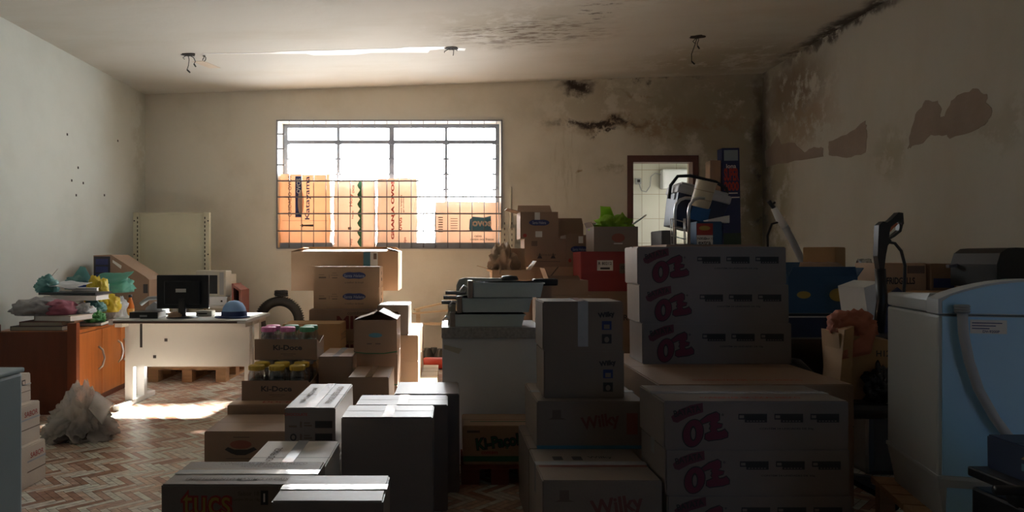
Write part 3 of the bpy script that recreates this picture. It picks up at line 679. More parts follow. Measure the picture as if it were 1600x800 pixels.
mb = MB(); mb.lathe([(.035, 0), (.04, .01), (.04, .10), (.042, .11)], WHITEPL); tag(mb.build('cup', None, (sx(163, 6.5), 6.5, TZ+.235)), 'white plastic cup behind the yellow bag', 'cup')
mb = MB(); mb.tube([(0, 0, 0), (.1, 0, .11)], .004, PAPERW, 6); tag(mb.build('drinking_straw', None, (sx(73, 6.1), 6.1, TZ+.38)), 'thin straw sticking up from the dark teal bag', 'straw')
bt = thing('bottle', 'amber bottle with orange label at the right end of the sideboard', 'bottle', (sx(202, 6.6), 6.62, TZ))
mb = MB(); mb.lathe([(.03, 0), (.036, .01), (.036, .13), (.022, .18), (.014, .2), (.014, .215)], mat('amber_liquid', (0.5, 0.14, 0.03), .15)); mb.build('bottle_body', bt)
mb = MB(); mb.lathe([(.037, .03), (.0375, .03), (.0375, .11), (.037, .11)], mat('orange_label', (0.62, 0.30, 0.06), .5), cap=False); mb.build('bottle_label', bt)
mb = MB(); mb.lathe([(.017, .215), (.017, .24)], BLACKPL); mb.build('bottle_cap', bt)
# carton leaning behind the sideboard
Y = 7.35; mb = MB()
P = [(sx(146, Y), 0), (sx(232, Y), 0), (sx(233, Y), sz(437, Y)), (sx(227, Y), sz(432, Y)), (sx(173, Y), sz(398, Y)), (sx(146, Y), sz(399, Y))]
mb.prism(P, 0, .4, CB['brown'], 'XZ')
x0, x1, z1 = sx(147, Y), sx(172, Y), sz(400, Y); mb.box(x0, x1, -.004, 0, z1-.30, z1-.005, mat('printed_black_panel', (.03, .03, .045), .5))
for k in range(3): mb.box(x0+.02, x1-.02, -.006, -.004, z1-.09-k*.08, z1-.03-k*.08, INKBLUE)
mb.hexa([(sx(176, Y), -.003, sz(410, Y)), (sx(189, Y), -.003, sz(420, Y)), (sx(189, Y), 0, sz(420, Y)), (sx(176, Y), 0, sz(410, Y)), (sx(176, Y), -.003, sz(406, Y)), (sx(190, Y), -.003, sz(415, Y)), (sx(190, Y), 0, sz(415, Y)), (sx(176, Y), 0, sz(406, Y))], PAPERW)
mb.box(sx(224, Y), sx(231, Y), -.003, 0, sz(458, Y), sz(444, Y), INK)
tag(mb.build('carton', None, (0, Y, 0)), 'large brown carton with sloping top behind the sideboard heap', 'box')
# cream shelving back panel against the back wall
Y = 8.4; p = thing('shelving_panel', 'cream metal shelving back panel with slotted uprights in the left corner', 'shelving', (0, 0, 0))
CREAM = mat('cream_enamel', (0.58, 0.55, 0.41), 0.28, namt=.06)
p.location = (sx(268, Y), Y, 0); w2 = (sx(318, Y)-sx(216, Y))/2; zt3 = sz(332, Y)
mb = MB(); mb.box(-w2, w2, .02, .035, 0, zt3, CREAM); mb.box(-w2, w2, .005, .02, zt3-.02, zt3, CREAM); mb.build('back_panel', p)
for s in (-1, 1):
    mb = MB(); x = s*(w2+.03); mb.box(x-.035, x+.035, -.01, .045, 0, zt3, CREAM, .004); up = mb.build('upright', p)
    mb = MB()
    for k in range(34): mb.box(x-s*.018-.006, x-s*.018+.006, -.0115, -.0095, zt3-.08-k*.05, zt3-.052-k*.05, DARKGAP)
    for z in (zt3-.1, zt3-.5): mb.box(x+s*.02-.008, x+s*.02+.008, -.013, -.009, z-.008, z+.008, INK)
    mb.build('slots', up)
# desk
DY0, DY1 = 5.72, 6.50; DXa, DXb = sx(170, DY0), sx(384, DY0)
dk = thing('office_desk', 'white laminate office desk holding a computer monitor', 'desk', ((DXa+DXb)/2, (DY0+DY1)/2, 0)); hw = (DXb-DXa)/2; hd = (DY1-DY0)/2
mb = MB(); mb.box(-hw, hw, -hd, hd, .715, .745, PAINTW, .004); mb.box(-hw+.03, hw-.07, -hd-.003, -hd+.002, .718, .735, mat('desk_edge_brown', (.12, .07, .05), .5)); mb.box(-hw, -hw+.035, -hd-.005, -hd+.01, .705, .75, PAINTW); mb.build('desktop', dk)
mb = MB(); mb.box(-hw+.08, hw-.02, -hd+.18, -hd+.20, .34, .71, PAINTW)
for (a, b, c_, d_) in [(.115, .135, .50, .70), (.32, .345, .55, .575), (.225, .25, .41, .435)]: mb.box(-hw+.06+a, -hw+.06+b, -hd+.178, -hd+.18, c_, d_, INK)
mb.build('modesty_panel', dk)
for s in (-1, 1):
    x = s*(hw-.05); mb = MB(); mb.box(x-.035, x+.035, -.14, -.08, .04, .715, PAINTW, .004); mb.box(x-.035, x+.035, .08, .14, .04, .715, PAINTW, .004); mb.box(x-.03, x+.03, -hd+.06, hd-.06, .68, .715, PAINTW)
    lg = mb.build('leg', dk)
    mb = MB(); mb.box(x-.03, x+.03, -hd+.02, hd-.06, 0, .045, PAINTW, .008); mb.build('foot', lg)
DT = .745
# monitor, seen from its back
Y = 6.0; mo = thing('monitor', 'black flat computer monitor standing on the white desk', 'monitor', (sx(287, Y), Y, DT), .08)
mb = MB(); mb.box(-.215, .215, -.03, .01, .075, .36, BLACKPL, .008); mb.box(-.15, .15, -.055, -.03, .11, .31, BLACKPL, .012); mb.build('screen_housing', mo)
mb = MB(); mb.box(-.05, .035, -.058, -.055, .215, .245, PAPERW); mb.build('rating_sticker', mo)
mb = MB(); mb.box(-.03, .03, -.06, -.02, .01, .16, BLACKPL, .008); mb.lathe([(.001, 0), (.13, 0), (.13, .006), (.03, .014), (.001, .014)], BLACKPL, (0, -.03, 0), 28); mb.build('stand', mo)
bx = thing('black_box', 'flat black box lying at the left end of the desk', 'box', (sx(231, 5.95), 5.95, DT), .05)
mb = MB(); mb.box(-.115, .115, -.1, .1, 0, .055, BLACKPL, .004); mb.box(-.03, .03, -.102, -.1, .015, .03, GREYPL); mb.build('lid_and_case', bx)
mb = MB(); mb.box(.115, .118, -.09, .09, .005, .05, PAPERW); mb.build('end_label', bx)
ph = thing('desk_telephone', 'grey desk telephone behind the black box', 'telephone', (sx(243, 6.25), 6.25, DT))
mb = MB(); mb.prism([(-.08, 0), (.09, 0), (.09, .08), (.02, .12), (-.05, .07)], -.08, .08, GREYPL, 'XZ'); mb.build('body', ph)
mb = MB(); mb.tube([(-.1, -.07, .10), (-.03, -.075, .15), (.05, -.075, .155), (.11, -.07, .10)], .018, GREYPL, 8); mb.build('handset', ph)
mb = MB(); mb.box(-.07, .07, -.05, .05, 0, .05, BEIGEPL, .01); mb.box(-.05, .03, -.052, -.05, .02, .03, DARKGAP); tag(mb.build('router', None, (sx(317, 6.05), 6.12, DT)), 'small beige electronic box just right of the monitor stand', 'device')
mb = MB(); mb.box(-.12, .06, -.04, .04, 0, .022, GREYPL, .006)
tag(mb.build('keyboard', None, (sx(268, 6.2), 6.25, DT)), 'grey keyboard end seen left of the monitor stand', 'keyboard')
mb = MB(); mb.blob((0, 0, 0), (.10, .08, .05), mat('tan_cloth', (.45, .3, .2), .8), 3, .4, 3, 3, .4); tag(mb.build('paper_scraps', None, (sx(273, 5.92), 5.92, DT)), 'crumpled tan scraps in front of the monitor stand', 'paper')
mb = MB(); mb.sheet((-.11, -.14, .001), (.11, -.14, .001), (.13, .1, .001), (-.1, .12, .001), PAPERW, 4, 4, .001, 8); tag(mb.build('paper_sheet', None, (sx(262, 5.95)-.13-.17, 5.98, DT)), 'white sheet of paper beneath the black box end on the desk', 'paper')
cap = thing('baseball_cap', 'blue baseball cap with pale front on the right of the desk', 'cap', (sx(366, 5.98), 5.98, DT), -.2)
CAPD = mat('cap_navy', (.03, .05, .14), .8, bump=.2); CAPL = mat('cap_light_blue', (.28, .46, .75), .8, bump=.2)
mb = MB(); mb.lathe([(.10, .03), (.10, .05), (.092, .085), (.07, .12), (.035, .14), (.001, .145)], CAPL, (0, 0, 0), 28); mb.build('crown', cap)
mb = MB(); mb.lathe([(.108, .0), (.106, .045), (.101, .055)], CAPD, (0, 0, 0), 28, cap=False)
mb.prism([(-.13+.02, .0), (-.15, -.03), (-.12, -.11), (-.04, -.16), (.05, -.16), (.13, -.11), (.16, -.03), (.12, 0)], .006, .014, CAPD, 'XY'); mb.build('brim', cap)
# old cathode ray monitor on a side table
Y = 7.98; tbx = sx(316, Y)
tb_ = thing('side_table', 'pale side table behind the desk', 'table', (tbx, Y+.17, 0))
mb = MB(); mb.box(-.34, .30, -.2, .2, .68, .71, PAINTW, .004); mb.build('table_top', tb_)
for a in (-.31, .27):
    for b in (-.17, .17): mb = MB(); mb.box(a-.02, a+.02, b-.02, b+.02, 0, .68, PAINTW); mb.build('leg', tb_)
b_ = thing('white_case', 'white equipment case under the old monitor', 'device', (sx(338, Y), Y+.1, .71))
mb = MB(); mb.box(-.14, .12, -.1, .2, 0, .10, WHITEPL, .008); mb.box(.05, .07, -.102, -.1, .04, .06, DARKGAP); mb.build('case', b_)
ct = thing('old_monitor', 'beige cathode ray monitor with dark screen behind the flat monitor', 'monitor', (sx(334, Y), Y+.16, .81), -.25)
mb = MB(); mb.box(-.20, .16, -.15, .0, 0, .28, BEIGEPL, .012); mb.prism([(-.17, .0), (.13, 0), (.08, .30), (-.12, .30)], .02, .24, BEIGEPL, 'XY'); mb.build('housing', ct); ct.scale = (1.08, .8, 1.06)
mb = MB(); mb.box(-.17, .06, -.155, -.149, .03, .23, mat('crt_glass', (.02, .025, .03), .12), .002); mb.build('screen', ct)
mb = MB(); mb.box(.085, .135, -.153, -.149, .02, .26, GREYPL); mb.build('control_strip', ct)
# wooden drawer frame beside it
Y = 7.9; mb = MB(); RW = mat('red_brown_wood', (.22, .07, .05), .5, namt=.3)
x0, x1, z1 = sx(362, Y), sx(376, Y), sz(443, Y)
mb.box(x0, x0+.02, 0, .3, 0, z1, RW); mb.box(x1-.02, x1+.01, 0, .3, 0, z1-.07, RW); mb.box(x0, x1, 0, .3, z1-.24, z1-.21, RW); mb.hexa([(x0, 0, z1-.03), (x1, 0, z1-.10), (x1, .3, z1-.10), (x0, .3, z1-.03), (x0, 0, z1), (x1, 0, z1-.07), (x1, .3, z1-.07), (x0, .3, z1)], RW); mb.box(x0, x1, .28, .3, 0, z1-.1, DARKGAP)
tag(mb.build('drawer_unit', None, (0, Y, 0)), 'narrow red brown wooden frame right of the old monitor', 'furniture')
# pallets
def pallet(label, x0, x1, y0, y1, h, m, z=0, rot=0):
    t = thing('pallet', label, 'pallet', ((x0+x1)/2, (y0+y1)/2, z), rot); w_, d_ = (x1-x0)/2, (y1-y0)/2; n = 6
    for i in range(n):
        mb = MB(); a = -d_+i*(2*d_)/n; mb.box(-w_, w_, a+.008, a+2*d_/n-.008, h-.02, h, m); mb.build('deck_board', t)
    for xx in (-w_+.05, 0, w_-.05):
        mb = MB()
        for yy in (-d_+.06, 0, d_-.06): mb.box(xx-.05, xx+.05, yy-.06, yy+.06, .02, h-.02, m)
        mb.box(xx-.05, xx+.05, -d_, d_, 0, .02, m); mb.build('stringer', t)
    return t
pallet('orange brown wooden pallet on the floor under the desk', -3.02, -2.24, 7.09, 7.9, .14, WOODP, rot=0)
# tyre with cord on top, standing on a low carton
Y = 8.55; tx = sx(437, Y)
carton('low brown carton on the floor under the tyre', tx-.3, tx+.3, 8.4, .35, 0, .2, 'brown')
ty = thing('tyre', 'black car tyre standing upright by the back wall right of the desk', 'tyre', (tx, Y, .49))
mb = MB(); prof = []
for k in range(17):
    a = math.pi*2*k/16; prof.append((.225+.062*math.cos(a)*(1 if math.cos(a) > 0 else .8), .075*math.sin(a)))
mb.lathe(prof, RUBBER, n=48, axis='Y', cap=False); mb.build('casing', ty)
mb = MB()
for k in range(60):
    t = 2*math.pi*k/60; c_, s_ = math.cos(t), math.sin(t); mb.bar((c_*.288, -.05, s_*.288), (c_*.288, .05, s_*.288), .014, .006, RUBBER, up=(c_, 0, s_))
mb.build('tread_blocks', ty)
mb = MB()
for k in range(4): mb.tube([(.075*math.cos(t)+random.uniform(-.008, .008), .05*math.sin(t), .018*k+random.uniform(0, .006)) for t in (2*math.pi*j/16 for j in range(16))], .009, BLACKPL, 6, closed=True)
tag(mb.build('coiled_cord', None, (tx+.02, Y, .49+.30)), 'coil of black cord lying on top of the tyre', 'cord')
# rubbish bag
GB = thin('cloudy_bag_film', (0.80, 0.76, 0.72), 0.45, 0.15, 0.9, 22, clear=.55, spec=.9)
rb = thing('rubbish_bag', 'translucent rubbish bag with dark contents on the floor by the sideboard', 'bag', (sx(122, 4.85), 4.9, 0))
mb = MB(); mb.blob((0, 0, 0), (.50, .44, .36), GB, 44, .34, 1.8, 5, .5, sharp=True, taper=.55)
mb.sheet((.10, -.1, .22), (.2, -.12, .12), (.27, -.1, .26), (.12, -.05, .33), GB, 8, 8, .02, 12, 2)
mb.build('film', rb)
mb = MB(); mb.blob((-.02, 0, .005), (.36, .32, .12), mat('rubbish_dark', (.10, .08, .07), .8), 9, .4, 3, 4, .4); mb.blob((.03, .03, .1), (.24, .22, .14), mat('rubbish_tan', (.45, .36, .28), .8), 12, .4, 3, 3, .4); mb.build('contents', rb)
# three pale cartons at the left
Y = 4.0
for z0, z1, px, lab in [(0, .226, 72, 'bottom'), (.226, .443, 63, 'middle'), (.443, .60, 49, 'top')]:
    x1 = sx(px, Y)
    carton('pale carton with small red print, %s of the three stacked at the left edge' % lab, x1-.40, x1, 3.55, .45, z0, z1, 'pale',
           [('rect', 'R', .60, .60, .99, .64, TAPE)] +
           ([('text', 'R', 'SABOR', .80, .75, .028, INKRED)] if lab != 'top' else [('rect', 'R', .80, .60, .87, .80, INK), ('rect', 'R', .812, .64, .858, .76, CB['pale'], .002)]) + [('rect', 'R', .6, .36, .99, .385, INKSOFT)],
           tape=None, group=None)
# grey metal cabinet cropped at the left edge
lc = thing('metal_cabinet', 'grey blue painted metal cabinet at the lower left edge, nearest the camera', 'cabinet', (-1.78, 2.25, 0))
GM = mat('grey_blue_enamel', (0.30, 0.38, 0.41), 0.45, namt=.06)
mb = MB(); mb.box(-.28, .27, -.25, .25, 0, .845, GM, .012); mb.build('body', lc)
mb = MB(); mb.box(-.285, .275, -.255, .255, .845, .862, GM, .006); mb.build('top', lc)
mb = MB(); mb.box(-.26, .25, -.262, -.25, .05, .83, GM, .003); d_ = mb.build('door', lc)
mb = MB(); mb.box(.16, .18, -.28, -.262, .45, .60, STEEL, .004); mb.build('handle', d_)

# ------------------------------------------------------------------ jars in trays
JG = bpy.data.materials.new('jar_glass'); JG.use_nodes = True; t = JG.node_tree; t.nodes.remove(t.nodes['Principled BSDF'])
tp = t.nodes.new('ShaderNodeBsdfTransparent'); tp.inputs[0].default_value = (.72, .74, .73, 1); gs = t.nodes.new('ShaderNodeBsdfGlossy'); gs.inputs['Roughness'].default_value = 0.08
lw = t.nodes.new('ShaderNodeLayerWeight'); lw.inputs[0].default_value = .35; ms = t.nodes.new('ShaderNodeMixShader')
t.links.new(lw.outputs['Facing'], ms.inputs[0]); t.links.new(tp.outputs[0], ms.inputs[1]); t.links.new(gs.outputs[0], ms.inputs[2]); t.links.new(ms.outputs[0], t.nodes['Material Output'].inputs[0])
LIDS = {'pink': mat('pink_lid', (.72, .22, .48), .4), 'green': mat('green_lid', (.12, .38, .20), .4), 'yellow': mat('yellow_lid', (.62, .42, .05), .4), 'clear': mat('whitish_lid', (.5, .5, .5), .4)}
def make_jar(col, h=.235):
    j = thing('jar', '', 'jar')
    mb = MB(); mb.lathe([(.045, 0), (.058, .012), (.060, .05), (.060, h-.07), (.052, h-.045), (.048, h-.02)], JG, n=20); mb.build('glass', j)
    mb = MB(); mb.lathe([(.054, h-.035), (.056, h-.03), (.056, h-.006), (.05, h), (.001, h)], LIDS[col], n=20)
    for k in range(20): t_ = 2*math.pi*k/20; mb.bar((.056*math.cos(t_), .056*math.sin(t_), h-.032), (.056*math.cos(t_), .056*math.sin(t_), h-.008), .004, .003, LIDS[col], up=(math.cos(t_), math.sin(t_), 0))
    mb.build('lid', j)
    mb = MB(); mb.lathe([(.001, .01), (.05, .01), (.052, .05), (.05, h*.55), (.001, h*.58)], mat('jar_contents_'+col, {'pink': (.35, .16, .25), 'green': (.10, .2, .12), 'yellow': (.10, .09, .08), 'clear': (.2, .19, .18)}[col], .6), n=16); mb.build('contents', j)
    return j
protos = {}
def jar(col, x, y, z, label, group):
    if col not in protos: j = make_jar(col); protos[col] = j
    else: j = copy_tree(protos[col])
    j.location = (x, y, z); j['label'] = label; j['group'] = group; j['category'] = 'jar'; return j
def tray(label, x0, x1, y0, d, z0, h):
    m = CB['brown']; w_ = x1-x0; t = .005; mb = MB()
    mb.box(-w_/2, w_/2, -d/2, -d/2+t, 0, h, m); mb.box(-w_/2, w_/2, d/2-t, d/2, 0, h, m)
    for s in (-1, 1):
        xx = s*(w_/2-t/2); mb.prism([(-d/2+t, 0), (d/2-t, 0), (d/2-t, h), (-d/2+t+.1, h*.75), (-d/2+t, h)], xx-t/2, xx+t/2, m, 'YZ')
    mb.box(-w_/2+t, w_/2-t, -d/2+t, d/2-t, 0, t, m)
    prints(mb, w_, d, h, [('text', 'F', 'Ki-Doce', .53, .60, .035, INK, dict(width=.21, offset=.03)), ('rect', 'F', .42, .28, .66, .31, INKSOFT), ('rect', 'F', .46, .20, .62, .22, INKSOFT)])
    return tag(mb.build('jar_tray', None, ((x0+x1)/2, y0+d/2, z0)), label, 'tray')
KB = .25
tray('brown cardboard tray of yellow lidded jars, lower of two', -1.445, -.985, 4.93, .60, KB, .14)
tray('brown cardboard tray of pink and green lidded jars, upper of two', -1.44, -.975, 5.24, .29, KB+.24, .155)
for r in range(4):
    for k in range(3):
        col = 'yellow' if r < 2 else 'clear'
        rn = ['front', 'second'][r] if r < 2 else ''
        jar(col, -1.36+k*.145, 5.005+r*.145, KB+.005, ('yellow lidded glass jar, %s in the %s row of the lower tray' % (['left', 'middle', 'right'][k], rn)) if r < 2 else 'clear glass jar beneath the upper jar tray', 'jars in the lower tray' if r < 2 else 'jars beneath the upper tray')
for r in range(2):
    for k in range(3):
        col = 'pink' if (k < 2 and not (r == 1 and k == 1)) else 'green'
        jar(col, -1.355+k*.145, 5.32+r*.135, KB+.245, '%s lidded glass jar, %s in the %s row of the upper tray' % (col, ['left', 'middle', 'right'][k], ['front', 'back'][r]), 'jars in the upper tray')
# low cartons on the floor
carton('low brown carton with a printed emblem on the floor left of the printed tower', sx(319, 4.3), -.83, 4.3, .475, 0, .19, 'brown',
       [('poly', 'F', [(.19, .42), (.22, .50), (.28, .42), (.40, .42), (.46, .50), (.49, .42), (.42, .30), (.38, .24), (.30, .24), (.25, .30)], INK), ('poly', 'F', oval(.34, .58, .10, .14), mat('ink_faint_red', (.30, .10, .07), .7)),
        ('rect', 'F', .27, .80, .42, .83, INKSOFT), ('rect', 'F', .20, .12, .52, .14, INKSOFT)], seam='x')
carton('low brown carton with red lettering on top, carrying the jar trays', sx(319, 4.3)-.01, -.968, 4.785, .78, 0, .25, 'brown', [('text', 'T', 'DOCES', .62, .12, .05, INKRED, dict(width=.22, offset=.03)), ('rect', 'T', .0, .04, 1, .2, CB['tan'], .0009)], seam='x')
PN = lambda t, z: [('text', 'F', 'CHOCOLATE', .22, .88, .013, INKRED)] + [it for k in range(3) for it in (
    ('rect', 'F', .60, .63-k*.23, .94, .76-k*.23, INK), ('rect', 'F', .30, .64-k*.23, .34, .75-k*.23, INKSOFT), ('rect', 'F', .38, .66-k*.23, .54, .69-k*.23, INKSOFT), ('rect', 'F', .38, .71-k*.23, .50, .735-k*.23, INKSOFT))] + \
    [('poly', 'F', oval(.17, .46, .065, .07), INK), ('poly', 'F', oval(.17, .46, .035, .04), CB['dull'], .002), ('poly', 'F', oval(.17, .22, .065, .07), INK), ('rect', 'F', .08, .64, .24, .68, INKSOFT)]
X0, X1 = sx(445, 3.4), sx(524, 3.4)
carton('narrow printed carton, lower of the tower beside the emblem carton', X0+.01, X1+.015, 3.42, .62, 0, .263, 'dull', PN(0, 0), tape='y')
carton('narrow printed carton with shiny tape on top, upper of the tower beside the emblem carton', X0, X1, 3.4, .65, .263, .526, 'grey',
       PN(0, 0)+[('text', 'T', 'NÃO MOLHAR', .22, .5, .03, INKSOFT, dict(rot=R90, width=.4)), ('text', 'T', 'FRAGIL ESTE LADO', .78, .5, .03, INKSOFT, dict(rot=R90, width=.45))], tape='y')
carton('tall plain dark carton, front one of the tall pair in the centre', sx(534, 3.2), sx(677, 3.2), 3.2, .262, 0, .526, 'grey', tape='y', seam='x')
carton('tall plain dark carton, rear one of the tall pair in the centre', sx(556, 3.47), sx(700, 3.47), 3.47, .25, 0, .526, 'grey', tape='y', seam='x')
carton('tall carton with shiny tape right behind the tall pair', sx(617, 3.75), .062, 3.75, .36, 0, .526, 'grey', tape='y', seam='y')
X0, X1 = sx(253, 2.37), sx(487, 2.37)
lucs = [('text', 'F', 'tucs', .30, .86, .075, INKRED, dict(width=.165, offset=.05)), ('text', 'F', 'tucs', .30, .865, .07, INKYEL, dict(width=.16, offset=.0, lift=.0035)),
        ('text', 'F', 'Sabor 18', .58, .94, .014, INKSOFT), ('text', 'F', 'contém 30 un 18g', .56, .895, .012, INKSOFT),
        ('rect', 'F', .66, .86, .71, .96, INK), ('rect', 'F', .678, .88, .69, .94, INKWHITE, .002),
        ('text', 'T', 'CONSERVAR EM LOCAL FRESCO', .56, .88, .026, INKSOFT, dict(width=.32)), ('text', 'T', 'SECO E AREJADO', .58, .74, .02, INKSOFT, dict(width=.17)),
        ('text', 'T', 'EMPILHAMENTO MAXIMO 10 CAIXAS', .50, .20, .026, INKSOFT, dict(width=.38))]
carton('tan carton with red and yellow lettering at the bottom left of the foreground', X0, X1, 2.37, .27, 0, .487, 'dull', lucs, tape='x')
carton('pale topped carton with shiny tape behind the red and yellow lettered carton', sx(383, 2.9), -.50, 2.72, .55, 0, .40, 'white', [('text', 'T', 'CUIDADO FRAGIL', .25, .5, .03, INKSOFT, dict(rot=R90, width=.3))], tape='y')
carton('plain carton with shiny tape strip, nearest the camera in the bottom centre', sx(425, 2.09), sx(600, 2.09), 2.09, .25, 0, .528, 'grey', tape='x')

# ------------------------------------------------------------------ middle of the room
carton('dark maroon brown carton with taped pale top right of the jar trays', sx(496, 5.25), -.705, 5.25, .5, .26, .515, 'brown', tape=None, seam='y', c='brown') if False else None
carton('dark brown carton with pale top right of the jar trays', -.965, -.712, 5.25, .5, .26, .515, 'brown', seam='y', tape='y')
carton('dark brown carton beneath the pale topped one right of the jar trays', -.96, -.715, 5.25, .5, 0, .26, 'brown', seam='y')
carton('brown carton with dark capital lettering on its front in the centre', sx(544, 4.9), sx(608, 4.9), 4.9, .5, .2, .42, 'brown', [('text', 'F', 'SELLS', .62, .35, .045, INK, dict(width=.15, offset=.03))], tape='y', tapem=TAPEBR)
carton('brown carton on the floor under the dark lettered one', sx(543, 4.9), sx(607, 4.9), 4.9, .5, 0, .2, 'brown')
gx0, gx1 = sx(553, 5.5), sx(620, 5.5)
for z0, z1, lab in [(0, .25, 'lowest'), (.25, .50, 'middle')]:
    carton('brown carton with a green line, %s of the column in the centre' % lab, gx0+.006, gx1+.004, 5.51, .42, z0, z1, 'brown', [('rect', 'F', 0, .02, 1, .05, INKGREEN)])
carton('brown carton with half open white flaps and green line on the centre column', gx0, gx1, 5.5, .42, .50, .765, 'brown',
       [('poly', 'F', [(0, .07), (.3, .03), (.7, .03), (1, .09), (1, .05), (.7, .0), (.3, 0), (0, .04)], INKGREEN), ('poly', 'F', oval(.5, .55, .16, .07), INKTEAL), ('rect', 'F', .3, .28, .42, .32, INKSOFT), ('rect', 'F', .5, .28, .62, .32, INKSOFT)],
       flaps=[('L', -72, .155), ('R', -66, .155), ('B', -50, .06)])
for z0, z1, lab in [(0, .23, 'lowest'), (.23, .46, 'middle'), (.46, .687, 'top')]:
    carton('golden brown carton behind the jars, %s of three' % lab, sx(441, 6.0)+(.0 if lab == 'top' else .005), sx(532, 6.0), 6.0, .34, z0, z1, 'gold', [('text', 'R', 'DOCES', .5, .5, .06, INKSOFT)])
for z0, z1, lab in [(0, .26, 'lowest'), (.26, .52, 'middle'), (.52, .78, 'top')]:
    carton('wide dark carton with maroon lettering, %s of the stack under the blue oval cartons' % lab, sx(483, 6.4), -.668, 6.4, .45, z0, z1, 'brown', [('text', 'F', 'MINU', .75, .55, .11, mat('ink_maroon', (.16, .03, .03), .7), dict(offset=.03)), ('text', 'F', 'contém', .7, .88, .03, INKSOFT)], seam='x')
SH = [('poly', 'F', oval(.615, .58, .175, .19, 32, .25), INKBLUE), ('text', 'F', 'Santa Helena', .615, .57, .028, mat('ink_pale_blue', (.35, .38, .5), .6), dict(width=.19, shear=.2, lift=.003)),
      ('text', 'F', 'a melhor do brasil', .615, .25, .016, INKSOFT, dict(width=.17)), ('rect', 'F', .08, .45, .19, .52, INKSOFT), ('rect', 'F', .08, .60, .16, .62, INKSOFT), ('rect', 'F', .28, .45, .36, .49, INKSOFT), ('rect', 'F', .26, .58, .37, .60, INKSOFT), ('rect', 'F', .28, .68, .35, .70, INKSOFT), ('rect', 'F', .235, .45, .24, .62, INKSOFT),
      ('rect', 'R', .4, .3, .6, .45, INK), ('rect', 'R', .4, .6, .55, .75, INKSOFT)]
for z0, z1, lab in [(.78, .975, 'lower'), (.975, 1.17, 'upper')]:
    carton('tan carton with a navy oval logo, %s of the pair below the window' % lab, sx(490, 6.5), sx(593, 6.5), 6.5, .38, z0, z1, 'tan', SH, seam='x')
# large pale carton behind them, resting on two plain ones
for z0, z1, lab in [(0, .46, 'lower'), (.46, .925, 'upper')]:
    carton('plain tall carton hidden behind the blue oval cartons, %s one' % lab, -1.22, -.70, 7.0, .5, z0, z1, 'tan')
bigc = carton('long pale tan carton lying crosswise on top of the stack below the window', sx(455, 6.98), sx(622, 6.98), 6.98, .55, .925, 1.315, 'tan',
    [('rect', 'F', .675, .12, .81, .98, PAPERW), ('rect', 'F', .675, .62, .74, .98, INKTEAL, .002), ('rect', 'F', .77, .80, .80, .95, INKSOFT, .002), ('rect', 'F', .765, .13, .81, .32, INK, .002), ('rect', 'F', .78, .15, .805, .30, PAPERW, .003)],
    flaps=[('B', -78, .22), ('L', -70, .12), ('R', -75, .12), ('F', -84, .2)], rot=0)
pallet('pale wooden pallet under the sunlit cartons', -.66, -.10, 6.1, 7.45, .12, WOODPALE)
for z0, z1, lab in [(.12, .35, 'lower'), (.35, .576, 'upper')]:
    carton('sunlit tan carton on the pale pallet, %s front one' % lab, -.63, -.26, 6.14, .60, z0, z1, 'tan', seam='y')
    carton('sunlit tan carton on the pale pallet, %s rear one' % lab, -.63, -.255, 6.75, .60, z0, z1, 'tan', seam='y')
carton('sunlit carton with bright top standing on the pallet stack', -.615, sx(638, 6.15), 6.15, .55, .576, .835, 'dull', seam='y')
# planks, red extinguisher-like cylinder and dark clutter by the back wall
mb = MB(); mb.bar((sx(640, 7.6), 8.6, .62), (sx(716, 7.6), 8.7, .73), .09, .02, WOODPALE); mb.bar((sx(640, 7.8), 8.5, .58), (sx(720, 7.6), 8.62, .62), .09, .02, WOODPALE)
mb.bar((sx(650, 8), 8.5, .0), (sx(650, 8), 8.6, .62), .05, .03, WOODPALE); mb.bar((sx(715, 8), 8.5, .0), (sx(715, 8), 8.62, .66), .05, .03, WOODPALE)
mb.bar((sx(655, 8), 8.45, .46), (sx(720, 8), 8.45, .46), .05, .03, WOODPALE)
tag(mb.build('wooden_planks'), 'pale wooden planks propped by the back wall below the window', 'wood')
fx = thing('fire_extinguisher', 'red cylinder lying on the floor behind the white counter', 'extinguisher', (sx(684, 7.9), 7.9, .07))
mb = MB(); mb.lathe([(.001, -.18), (.05, -.17), (.065, -.14), (.065, .12), (.045, .16), (.02, .18)], mat('extinguisher_red', (.55, .06, .03), .35), axis='X'); mb.build('cylinder', fx)
mb = MB(); mb.lathe([(.02, -.24), (.025, -.23), (.025, -.18)], BLACKPL, axis='X'); mb.build('valve', fx)
for k, (px, Y) in enumerate([(668, 8.2), (678, 8.25), (688, 8.15)]):
    mb = MB(); mb.lathe([(.06, 0), (.07, .02), (.07, .14), (.04, .18), (.04, .2)], mat('dark_glass', (.05, .05, .045), .15)); tag(mb.build('jug', None, (sx(px, Y), Y, 0)), 'dark bottle on the floor by the back wall, %s of three' % ['left', 'middle', 'right'][k], 'bottle', 'dark bottles by the wall')

